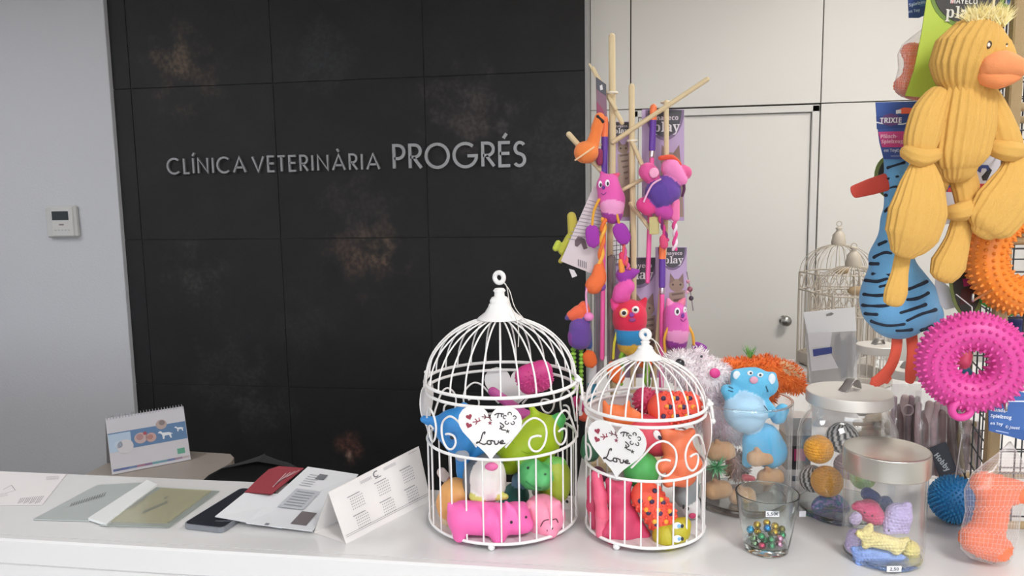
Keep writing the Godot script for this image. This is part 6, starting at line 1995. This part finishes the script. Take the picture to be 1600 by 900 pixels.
func hanging() -> void:
	duck()
	zebra_bird()
	spiky_ring("magenta spiky rubber ring with a pull tab hanging before the rack", 1519, 566, 0.96, 51, 28, "d8479a", -0.35, 0.1, true)
	spiky_ring("orange spiky rubber ring hanging behind the duck's wing", 1602, 398, 1.03, 65, 28, "ef8a30", 0.1, 0.0, false)
	# blue spiky ball
	var D := 1.07
	var k := D / F
	var c := pt(1491, 780, D)
	var t := thing("spiky_ball", "blue spiky rubber ball hanging low behind the orange bone", "dog toy", c - Vector3(0, 37 * k, 0), YAW)
	var g := G.new()
	g.ell(Vector3(0, 37 * k, 0), Vector3.ONE * 35 * k, Basis.IDENTITY, 28, 18)
	part(t, "ball", g, mat("1f6fa8", 0.5, "latex"))
	g = G.new()
	for i in 420:
		var d := fib(420, i)
		cone(g, Vector3(0, 37 * k, 0) + d * 35 * k, d, 2.4 * k, 5.0 * k, 5)
	spikes(t, "spikes", g, mat("2a7fb4", 0.5, "latex"))
	g = G.new()
	g.loft([Vector3(0, 72 * k, 0), Vector3(0, 150 * k, 0.01)], [0.0008], 5, 0, 0.0, 1)
	part(t, "string", g, mat("c9c4c6", 0.8))
	bone_net()
	cards()

func duck() -> void:
	var D := 0.975
	var t := upright("plush_duck", "big yellow corduroy plush duck with knotted limbs hanging on the rack", "plush toy", D, 1500, 480)
	var C := "d9aa58"
	var A := 0.10
	limb(t, "body", [[1509, 128, 0], [1508, 150, 0], [1503, 195, 4], [1496, 240, 6], [1494, 262, 4]], [34, 42, 47, 44, 30], C, "felt", 0.9, 24, A, 96, 6, 0.8)
	# head: ribs run from the crown down to the neck
	limb(t, "head", [[1548, 40, 0], [1535, 58, 2], [1524, 82, 4], [1515, 108, 4], [1510, 136, 2]], [17, 44, 58, 56, 38], C, "felt", 0.9, 28, 0.08, 112, 6, 0.85)
	limb(t, "upper_beak", [[1552, 106, 44], [1566, 102, 52], [1590, 107, 52], [1601, 110, 46]], [24, 25, 17, 7], "f39a63", "felt", 0.85, 0, 0.0, 24, 5, 0.8)
	limb(t, "lower_beak", [[1546, 118, 42], [1562, 120, 48], [1584, 117, 48]], [18, 19, 12], "f2955c", "felt", 0.85, 0, 0.0, 24, 5, 0.9)
	var g := G.new()
	for e in [[1545, 70, 46, 5.0, 6.0], [1573, 74, 40, 4.0, 6.0]]:
		g = G.new()
		g.ell(loc(t, e[0], e[1], D, e[2] + 5), Vector3(e[3], e[4], 2.5) * D / F, Basis.IDENTITY, 16, 9)
		var o := part(t, "eye", g, mat("4a3526", 0.5))
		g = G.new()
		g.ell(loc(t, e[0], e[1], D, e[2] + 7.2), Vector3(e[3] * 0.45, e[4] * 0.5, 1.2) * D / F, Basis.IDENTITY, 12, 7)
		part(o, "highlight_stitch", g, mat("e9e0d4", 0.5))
	# tuft of pale fluff on the crown
	g = G.new()
	for i in 900:
		var b := loc(t, 1545 + rng.randf_range(-30, 26), 34 + rng.randf_range(-4, 8), D, rng.randf_range(-16, 24))
		var d := Vector3(rng.randf_range(-1.3, 1.0), rng.randf_range(0.4, 1.3), rng.randf_range(-0.5, 0.7)).normalized()
		var s := d.cross(Vector3(0.2, 0.1, 1)).normalized() * 0.0008
		g.col = Color(["f2e3a4", "f5eab8", "ecd88c"][i % 3]).srgb_to_linear()
		var l := rng.randf_range(0.012, 0.030)
		g.tri(b - s, b + s, b + d * l, Vector3.BACK)
	stuffp(part(t, "tuft", g, mat("ffffff", 0.85, "plain", true)))
	# arms with knots, ending in wide wings
	limb(t, "arm", [[1466, 150, 6], [1450, 180, 14], [1440, 215, 18], [1437, 240, 18]], [17, 25, 25, 20], C, "felt", 0.9, 14, A, 56, 5, 0.8)
	limb(t, "knot", [[1418, 238, 20], [1438, 246, 34], [1460, 242, 22]], [11, 14, 11], C, "felt", 0.9, 8, A, 32)
	limb(t, "wing", [[1441, 252, 22], [1440, 285, 28], [1434, 330, 30], [1424, 368, 26], [1412, 392, 22]], [14, 31, 43, 40, 22], C, "felt", 0.9, 18, A, 72, 5, 0.5)
	limb(t, "arm", [[1546, 150, -4], [1558, 180, 0], [1567, 208, 4], [1574, 228, 6]], [15, 19, 22, 22], C, "felt", 0.9, 12, A, 48, 5, 0.8)
	limb(t, "knot", [[1550, 230, 8], [1574, 236, 20], [1594, 236, 12]], [12, 16, 12], C, "felt", 0.9, 8, A, 32)
	limb(t, "wing", [[1590, 245, 10], [1586, 280, 14], [1566, 320, 16], [1545, 350, 14], [1536, 362, 12]], [16, 32, 42, 38, 20], C, "felt", 0.9, 16, A, 64, 5, 0.5)
	# legs with knots and paddle feet
	limb(t, "leg", [[1498, 258, -8], [1508, 290, -10], [1512, 318, -8]], [20, 20, 17], C, "felt", 0.9, 12, A, 48, 5, 0.8)
	limb(t, "knot", [[1484, 332, -4], [1504, 330, 8], [1524, 318, -4]], [11, 15, 11], C, "felt", 0.9, 8, A, 32)
	limb(t, "foot", [[1504, 338, -8], [1496, 375, -8], [1482, 412, -8], [1474, 428, -8]], [15, 19, 27, 22], C, "felt", 0.9, 14, A, 56, 5, 0.6)
	limb(t, "leg", [[1474, 262, -12], [1450, 320, -18], [1422, 380, -12]], [18, 16, 13], C, "felt", 0.9, 12, A, 48, 5, 0.8)
	limb(t, "foot", [[1412, 392, -2], [1406, 425, 0], [1400, 455, 2], [1396, 470, 2]], [12, 13, 18, 16], C, "felt", 0.9, 12, A, 48, 5, 0.6)
	limb(t, "hanging_loop", [[1548, 30, -20], [1556, -20, -40], [1560, -60, -40]], [2, 2], "d8c8a8", "felt")

func zebra_bird() -> void:
	var D := 1.085
	var B := "6cabd8"
	var t := toy("plush_bird", "blue plush bird with black zebra stripes and red legs hanging by the duck", "plush toy", D, [[1402, 240, -6, 1398, 285, -4, 20, 14, B], [1398, 285, -4, 1394, 345, -2, 14, 13, B], [1394, 345, -2, 1392, 400, 0, 14, 28, B], [1392, 405, 0, 1400, 458, 2, 30, 48, B], [1400, 462, 2, 1406, 478, 2, 50, 50, B], [1424, 470, -4, 1446, 492, -6, 38, 26, B], [1392, 480, 4, 1398, 490, 4, 40, 36, B]], "felt", "", 3.4, 14.0, 0.9)
	t.position.y += 0.0
	var K := "232c3c"
	for s in [[[1388, 262], [1400, 258], [1412, 254]], [[1386, 280], [1402, 276]], [[1384, 296], [1396, 292], [1408, 292]], [[1384, 305], [1404, 306]], [[1384, 330], [1390, 325], [1396, 330]], [[1386, 355], [1392, 362]], [[1374, 382], [1384, 378]], [[1366, 402], [1382, 395], [1392, 396]], [[1360, 412], [1372, 412]], [[1352, 438], [1370, 440], [1386, 436]], [[1364, 428], [1392, 430]], [[1376, 448], [1392, 444]], [[1350, 460], [1370, 462], [1388, 460]], [[1348, 477], [1372, 478], [1388, 477]], [[1352, 490], [1370, 491]], [[1362, 502], [1386, 508], [1412, 506]], [[1402, 516], [1424, 515]], [[1420, 452], [1440, 444], [1448, 440]], [[1418, 468], [1434, 466], [1450, 458]], [[1408, 488], [1428, 482], [1446, 476]], [[1418, 500], [1440, 490], [1462, 484]], [[1408, 382], [1414, 388]], [[1440, 516], [1456, 510]]]:
		line(t, "stripe", s, 2.9, K, 0.9, -1.9)
	limb(t, "seam", [[1404, 492, 40], [1416, 508, 34], [1428, 524, 18]], [1.0, 1.0], "4d88b4", "felt")
	limb(t, "beak", [[1386, 284, 0], [1360, 292, 2], [1334, 300, 2]], [14, 13, 10], "df5549", "felt", 0.85, 0, 0.0, 18, 5, 0.4)
	for q in [[[1402, 522, 8], [1400, 548, 10], [1392, 572, 10], [1378, 590, 12], [1366, 597, 14]], [[1424, 520, 4], [1426, 550, 4], [1424, 580, 6], [1421, 596, 8]]]:
		limb(t, "leg", q, [8.5, 8.5, 8.5, 10, 8] if q.size() == 5 else [9, 9, 10, 7], "de5a45", "felt", 0.85, 0, 0.0, 14, 5, 0.55)
	for q in [[1362, 600], [1372, 602], [1385, 598]]:
		limb(t, "toe", [[q[0] + 4, q[1] - 8, 12], [q[0], q[1], 12]], [5, 3.4], "de5a45", "felt", 0.85, 0, 0.0, 10, 3, 0.6)
	# its header card
	var h := upright("header_card", "blue header card with a pink banner above the striped bird", "header card", D - 0.02, 1400, 250)
	var d := D - 0.02
	plate(h, "card", [[1368, 160], [1440, 158], [1436, 249], [1381, 249], [1374, 222], [1370, 190]], 0, 0.0012, mat("3f5ca4", 0.45), d)
	plate(h, "dark_band", [[1369, 182], [1440, 178], [1440, 198], [1370, 202]], 0.9, 0.0004, mat("36508f", 0.45), d)
	plate(h, "pink_banner", [[1372, 206], [1418, 205], [1416, 230], [1378, 230]], 1.2, 0.0005, mat("c44a86", 0.45), d)
	plate(h, "white_swoosh", [[1369, 190], [1378, 192], [1410, 193], [1440, 186], [1440, 188], [1410, 195], [1378, 194], [1369, 192]], 1.4, 0.0004, mat("dfe3ee", 0.5), d)
	plate(h, "logo_oval", [[1373, 188], [1382, 180], [1392, 177], [1402, 180], [1410, 187], [1402, 195], [1392, 197], [1382, 195]], 1.6, 0.0004, mat("6a4a80", 0.5), d)
	lettering(h, "TRIXIE", 0.0070, mat("eceef4", 0.5), loc(h, 1392, 188, d, 2.4), Basis.IDENTITY, 0.0004)
	lettering(h, "Plüsch-", 0.0050, mat("eebfd6", 0.5), loc(h, 1389, 213, d, 2.4), Basis.IDENTITY, 0.0004)
	lettering(h, "Spielzeug", 0.0047, mat("eebfd6", 0.5), loc(h, 1394, 221, d, 2.4), Basis.IDENTITY, 0.0004)
	lettering(h, "en Toy", 0.0042, mat("c9d2ea", 0.5), loc(h, 1391, 235, d, 2.4), Basis.IDENTITY, 0.0004)
	lettering(h, "© Jouet", 0.0042, mat("c9d2ea", 0.5), loc(h, 1412, 235, d, 2.4), Basis.IDENTITY, 0.0004)
	plate(h, "small_print", [[1392, 243], [1414, 243], [1414, 244.5], [1392, 244.5]], 1.2, 0.0004, mat("8fa0cc", 0.5), d)
	plate(h, "orange_tag", [[1402, 172], [1412, 168], [1440, 170], [1436, 177], [1408, 178]], 2.0, 0.0006, mat("ee6a4e", 0.5), d)
	plate(h, "hang_hole", [[1400, 172], [1408, 171], [1408, 177], [1400, 178]], 2.6, 0.0005, mat("e3e3e8", 0.6), d)
	# round dark card behind the bird's head
	h = upright("toy_card", "dark oval card with an olive rim behind the striped bird's head", "toy card", D + 0.03, 1380, 290)
	oval_card(h, 1392, 276, 26, 34, D + 0.03)

func oval_card(h: Node3D, x: float, y: float, rx: float, ry: float, d: float) -> void:
	var a := []
	var b := []
	for i in 28:
		a.append([x + cos(TAU * i / 28) * rx, y + sin(TAU * i / 28) * ry])
		b.append([x + cos(TAU * i / 28) * (rx - 6), y + sin(TAU * i / 28) * (ry - 6)])
	plate(h, "rim", a, 0, 0.0012, mat("8c9a58", 0.5), d)
	plate(h, "dark_centre", b, 1.2, 0.0006, mat("46443f", 0.5), d)

func bone_net() -> void:
	var D := 0.945
	var O := "f47c52"
	var gr := "orange bones in net bags"
	for q in [[1.0, 1548.0, 808.0, D, "big orange fleecy bone in a white net bag at the rack's foot", 1.0], [0.62, 1428.0, 112.0, 1.085, "orange fleecy bone in a net bag high on the rack beside the lime card", 0.62]]:
		var s: float = q[0]
		var X := func(x: float) -> float: return q[1] + (x - 1548.0) * s
		var Y := func(y: float) -> float: return q[2] + (y - 808.0) * s
		var d: float = q[3]
		var t := toy("bone_toy", q[4], "dog toy", d, [[X.call(1556), Y.call(765), 0, X.call(1540), Y.call(850), 0, 24 * s, 24 * s, O], [X.call(1538), Y.call(757), 0, X.call(1540), Y.call(757), 0, 20 * s, 20 * s, O], [X.call(1584), Y.call(768), 0, X.call(1586), Y.call(768), 0, 20 * s, 20 * s, O], [X.call(1522), Y.call(842), 0, X.call(1524), Y.call(842), 0, 22 * s, 22 * s, O], [X.call(1558), Y.call(858), 0, X.call(1560), Y.call(856), 0, 20 * s, 20 * s, O]], "felt", gr, 3.0 * s, 12.0 * s, 0.95)
		# terry nubs
		var g := G.new()
		var V: PackedVector3Array = t.get_meta("skin")
		var k := d / F
		for i in 900:
			var p := V[rng.randi_range(0, V.size() - 1)]
			g.ell(p, Vector3.ONE * rng.randf_range(1.2, 2.0) * k * s, Basis.IDENTITY, 5, 4)
		stuffp(part(t, "terry_loops", g, mat("f6875c", 0.9)))
		# net bag gathered to a point above
		var tip := loc(t, X.call(1578), Y.call(690), d)
		var rings := []
		var prof := [[690, 1578, 1.5, 1.5], [704, 1576, 12, 5], [722, 1570, 30, 14], [740, 1562, 44, 22], [765, 1558, 52, 27], [800, 1552, 44, 29], [835, 1546, 46, 28], [862, 1542, 42, 26], [880, 1544, 28, 14]]
		var n := 40
		for r in 33:
			var u := r / 32.0 * 8.0
			var i := mini(int(u), 7)
			var f := u - i
			var a: Array = prof[i]
			var b: Array = prof[i + 1]
			var row := []
			for j in n:
				var an := TAU * j / n
				var yy: float = lerpf(a[0], b[0], f)
				var sh := 0.0 if yy < 800 else (yy - 800) * 0.1
				row.append(loc(t, X.call(lerpf(a[1], b[1], f) + cos(an) * lerpf(a[2], b[2], f)), Y.call(yy + cos(an) * sh), d, sin(an) * lerpf(a[3], b[3], f) * s * 1.05))
			rings.append(row)
		g = G.new()
		for j in n:
			for sgn in [1, -1]:
				var path := []
				for r in 33: path.append(rings[r][posmod(j + sgn * (r / 4), n)])
				g.loft(path, [0.0001], 3, 0, 0.0, 0)
		for r in range(2, 33, 1):
			g.loft(rings[r], [0.0001], 3, 0, 0.0, 0, Vector3.UP, true)
		stuffp(part(t, "net", g, mat("e6dede", 0.7)))
		g = G.new()
		var film := []
		for r in 33: film.append(PackedVector3Array(rings[r]))
		g.grid(film)
		part(t, "net_film", g, clear("ece4e6", 0.05, 0.2))
	# header card of the big bone
	var d := 0.96
	var h := upright("header_card", "blue header card hanging over the big orange bone", "header card", d, 1580, 690)
	plate(h, "card", [[1544, 628], [1560, 622], [1578, 612], [1584, 596], [1592, 594], [1594, 612], [1640, 622], [1640, 706], [1600, 688], [1545, 673]], 0, 0.0012, mat("3f66a8", 0.45), d)
	plate(h, "dark_band", [[1545, 658], [1640, 682], [1640, 706], [1600, 688], [1545, 673]], 1.0, 0.0004, mat("355a9a", 0.45), d)
	plate(h, "white_swoosh", [[1574, 626], [1598, 626], [1640, 632], [1640, 635], [1598, 628], [1574, 628]], 1.0, 0.0004, mat("dfe3ee", 0.5), d)
	plate(h, "logo_arc", [[1558, 624], [1580, 623], [1580, 628], [1564, 630]], 1.0, 0.0004, mat("8c4a72", 0.5), d)
	var tb := Basis(Vector3.BACK, -0.12)
	lettering(h, "TRIXIE", 0.0070, mat("e2e4ec", 0.5), loc(h, 1565, 620, d, 2.4), Basis(Vector3.BACK, -0.05), 0.0004)
	lettering(h, "Hunde-", 0.0046, mat("dfe5f2", 0.5), loc(h, 1561, 641, d, 2.4), tb, 0.0004)
	lettering(h, "Spielzeug", 0.0044, mat("dfe5f2", 0.5), loc(h, 1564, 651, d, 2.4), tb, 0.0004)
	lettering(h, "en Toy", 0.0038, mat("cfd9ee", 0.5), loc(h, 1557, 662, d, 2.4), tb, 0.0004)
	lettering(h, "© Jouet", 0.0038, mat("cfd9ee", 0.5), loc(h, 1582, 668, d, 2.4), tb, 0.0004)
	plate(h, "small_print", [[1556, 672], [1576, 676], [1576, 677.5], [1556, 673.5]], 1.4, 0.0004, mat("a9bbdf", 0.5), d)

func cards() -> void:
	# lime card with the oval emblem behind the duck's head
	var d := 1.045
	var h := upright("toy_card", "lime green toy card with a dark oval emblem behind the duck's head", "toy card", d, 1460, 150)
	plate(h, "card", [[1452, -30], [1560, -30], [1560, 140], [1480, 160], [1440, 152], [1414, 150], [1428, 110], [1440, 50]], 0, 0.0014, mat("b7cc4c", 0.45), d)
	var a := []
	var b := []
	for i in 32:
		a.append([1512 + cos(TAU * i / 32) * 60, -14 + sin(TAU * i / 32) * 58])
		b.append([1512 + cos(TAU * i / 32) * 53, -14 + sin(TAU * i / 32) * 51])
	plate(h, "emblem_rim", a, 1.2, 0.0005, mat("6f8a3c", 0.5), d)
	plate(h, "emblem", b, 2.0, 0.0005, mat("3f3d3c", 0.5), d)
	plate(h, "red_mark", [[1484, -4], [1492, -6], [1490, 5], [1487, 6]], 2.8, 0.0005, mat("c8405c", 0.5), d)
	lettering(h, "MAYECO", 0.0066, mat("d9d6d2", 0.5), loc(h, 1506, 2, d, 3.0), Basis(Vector3.BACK, -0.05), 0.0004)
	lettering(h, "play", 0.0140, mat("dcd9cf", 0.5), loc(h, 1502, 20, d, 3.0), Basis(Vector3.BACK, -0.04), 0.0004, true)
	plate(h, "hang_hole", [[1468, 68], [1480, 56], [1484, 60], [1472, 76]], 1.4, 0.0006, mat("5a4a20", 0.6), d)
	# blue header of the upper bone
	d = 1.085
	h = upright("header_card", "dark blue header card cut by the picture's top above the upper orange bone", "header card", d, 1434, 28)
	plate(h, "card", [[1417, -40], [1462, -40], [1449, 22], [1436, 28], [1420, 28]], 0, 0.0012, mat("34498a", 0.45), d)
	plate(h, "blue_band", [[1436, -30], [1456, -30], [1450, 8], [1438, 10]], 1, 0.0004, mat("4d74b0", 0.45), d)
	lettering(h, "Spielzeug", 0.0042, mat("b9c6e2", 0.5), loc(h, 1435, 5, d, 2.2), Basis(Vector3.BACK, 0.2), 0.0004)
	lettering(h, "en Toy", 0.0038, mat("a9b9dc", 0.5), loc(h, 1428, 17, d, 2.2), Basis(Vector3.BACK, 0.15), 0.0004)
	d = 1.12
	# green plush cord crossing the post
	h = upright("plush_rope", "olive green plush rope slung across the rack's post behind the duck", "dog toy", d, 1590, 40)
	rod(h, "rope", [[1556, 8, 20], [1578, 20, 26], [1604, 36, 26], [1640, 50, 20]], 7.5, mat("7d9a4a", 0.9, "felt"), 12)
	# blue cards behind the duck's head
	for q in [[[[1572, -30], [1586, -30], [1584, 12], [1574, 8]], "small dark blue card left of the rack's front post", "3d5c8c"], [[[1597, -30], [1640, -30], [1640, 24], [1598, 20]], "dark blue card right of the rack's front post", "3d5878"], [[[1568, 26], [1580, 25], [1580, 40], [1570, 36]], "small white card under the green rope", "e2e0e4"], [[[1540, 144], [1566, 144], [1562, 166], [1548, 170]], "white printed card below the duck's beak", "d6d5da"]]:
		h = upright("hanging_card", q[1], "card", d + 0.02, q[0][3][0], q[0][3][1])
		plate(h, "card", q[0], 0, 0.001, mat(q[2], 0.5), d + 0.02)
	for i in 3: plate(h, "text_print", [[1552, 149 + i * 4], [1560, 149 + i * 4], [1560, 150.2 + i * 4], [1552, 150.2 + i * 4]], 1, 0.0004, mat("9a9aa4", 0.6), d + 0.02)
	# white toy with navy dog prints seen between the duck's limbs
	d = 1.11
	h = upright("printed_toy", "white card with navy dog prints and a red band behind the duck", "toy card", d, 1530, 330)
	plate(h, "card", [[1470, 215], [1575, 215], [1575, 350], [1470, 350]], 0, 0.002, mat("dcdce2", 0.5), d)
	plate(h, "red_band", [[1472, 287], [1574, 287], [1574, 300], [1472, 300]], 1.2, 0.0005, mat("d8443c", 0.5), d)
	for q in [[1530, 262], [1470, 275], [1478, 292]]:
		plate(h, "dog_print", [[q[0] - 4, q[1] + 4], [q[0] - 2, q[1] - 1], [q[0] + 2, q[1] - 4], [q[0] + 14, q[1] - 4], [q[0] + 16, q[1]], [q[0] + 14, q[1] + 7], [q[0] + 11, q[1] + 1], [q[0] + 4, q[1] + 1], [q[0] + 2, q[1] + 8]], 1.6, 0.0005, mat("3a4a8a", 0.5), d)
	plate(h, "black_paw_print", [[1534, 276], [1546, 262], [1550, 266], [1542, 282], [1536, 282]], 1.6, 0.0005, mat("33302f", 0.6), d)
	plate(h, "black_paw_print", [[1532, 306], [1540, 300], [1542, 306], [1536, 314]], 1.6, 0.0005, mat("33302f", 0.6), d)
	plate(h, "teal_stripe", [[1536, 222], [1548, 219], [1548, 224], [1536, 227]], 1.6, 0.0005, mat("4a93b0", 0.5), d)
	# second dark oval card low behind the orange ring
	d = 1.07
	h = upright("toy_card", "dark brown oval card with an olive rim between the two spiky rings", "toy card", d, 1508, 500)
	oval_card(h, 1512, 424, 30, 74, d)
	plate(h, "magenta_print", [[1504, 436], [1516, 434], [1518, 446], [1506, 448]], 2.0, 0.0005, mat("b83a78", 0.5), d)
	plate(h, "brown_print", [[1502, 452], [1520, 450], [1524, 474], [1500, 476]], 2.0, 0.0005, mat("5a3230", 0.6), d)
	h = upright("toy_card", "white card corner showing between the duck's foot and the pink ring", "toy card", d + 0.015, 1478, 500)
	plate(h, "card", [[1462, 430], [1482, 448], [1494, 470], [1494, 480], [1478, 484], [1460, 470]], 0, 0.001, mat("e4e2e8", 0.5), d + 0.015)
	# bits seen through and beside the rings
	var t := toy("rubber_chicken", "small red and yellow rubber bird seen through the magenta ring", "dog toy", 1.08, [[1518, 540, 0, 1524, 526, 0, 8, 6, "e2604a"], [1506, 548, 0, 1508, 540, 0, 6, 5, "d9c04a"], [1506, 565, 0, 1510, 556, 0, 11, 9, "dc4a70"], [1508, 580, 0, 1512, 582, 0, 9, 7, "2a5f7c"]], "latex", "", 2.4, 4.0)
	toy("rubber_ball", "orange rubber ball beside the magenta ring", "dog toy", 1.05, [[1601, 588, 0, 1602, 588, 0, 15, 15, "ec6a30"]], "latex")
	toy("rubber_ball", "navy rubber ball below the orange ring", "dog toy", 1.08, [[1592, 512, 0, 1594, 514, 0, 20, 20, "37427c"]], "latex")
	toy("rubber_frog", "bright green rubber toy peeping out below the orange ring", "dog toy", 1.05, [[1538, 470, 0, 1546, 476, 0, 7, 6, "4aa84a"], [1578, 490, 0, 1592, 486, 0, 5, 5, "5a9a44"]], "latex")
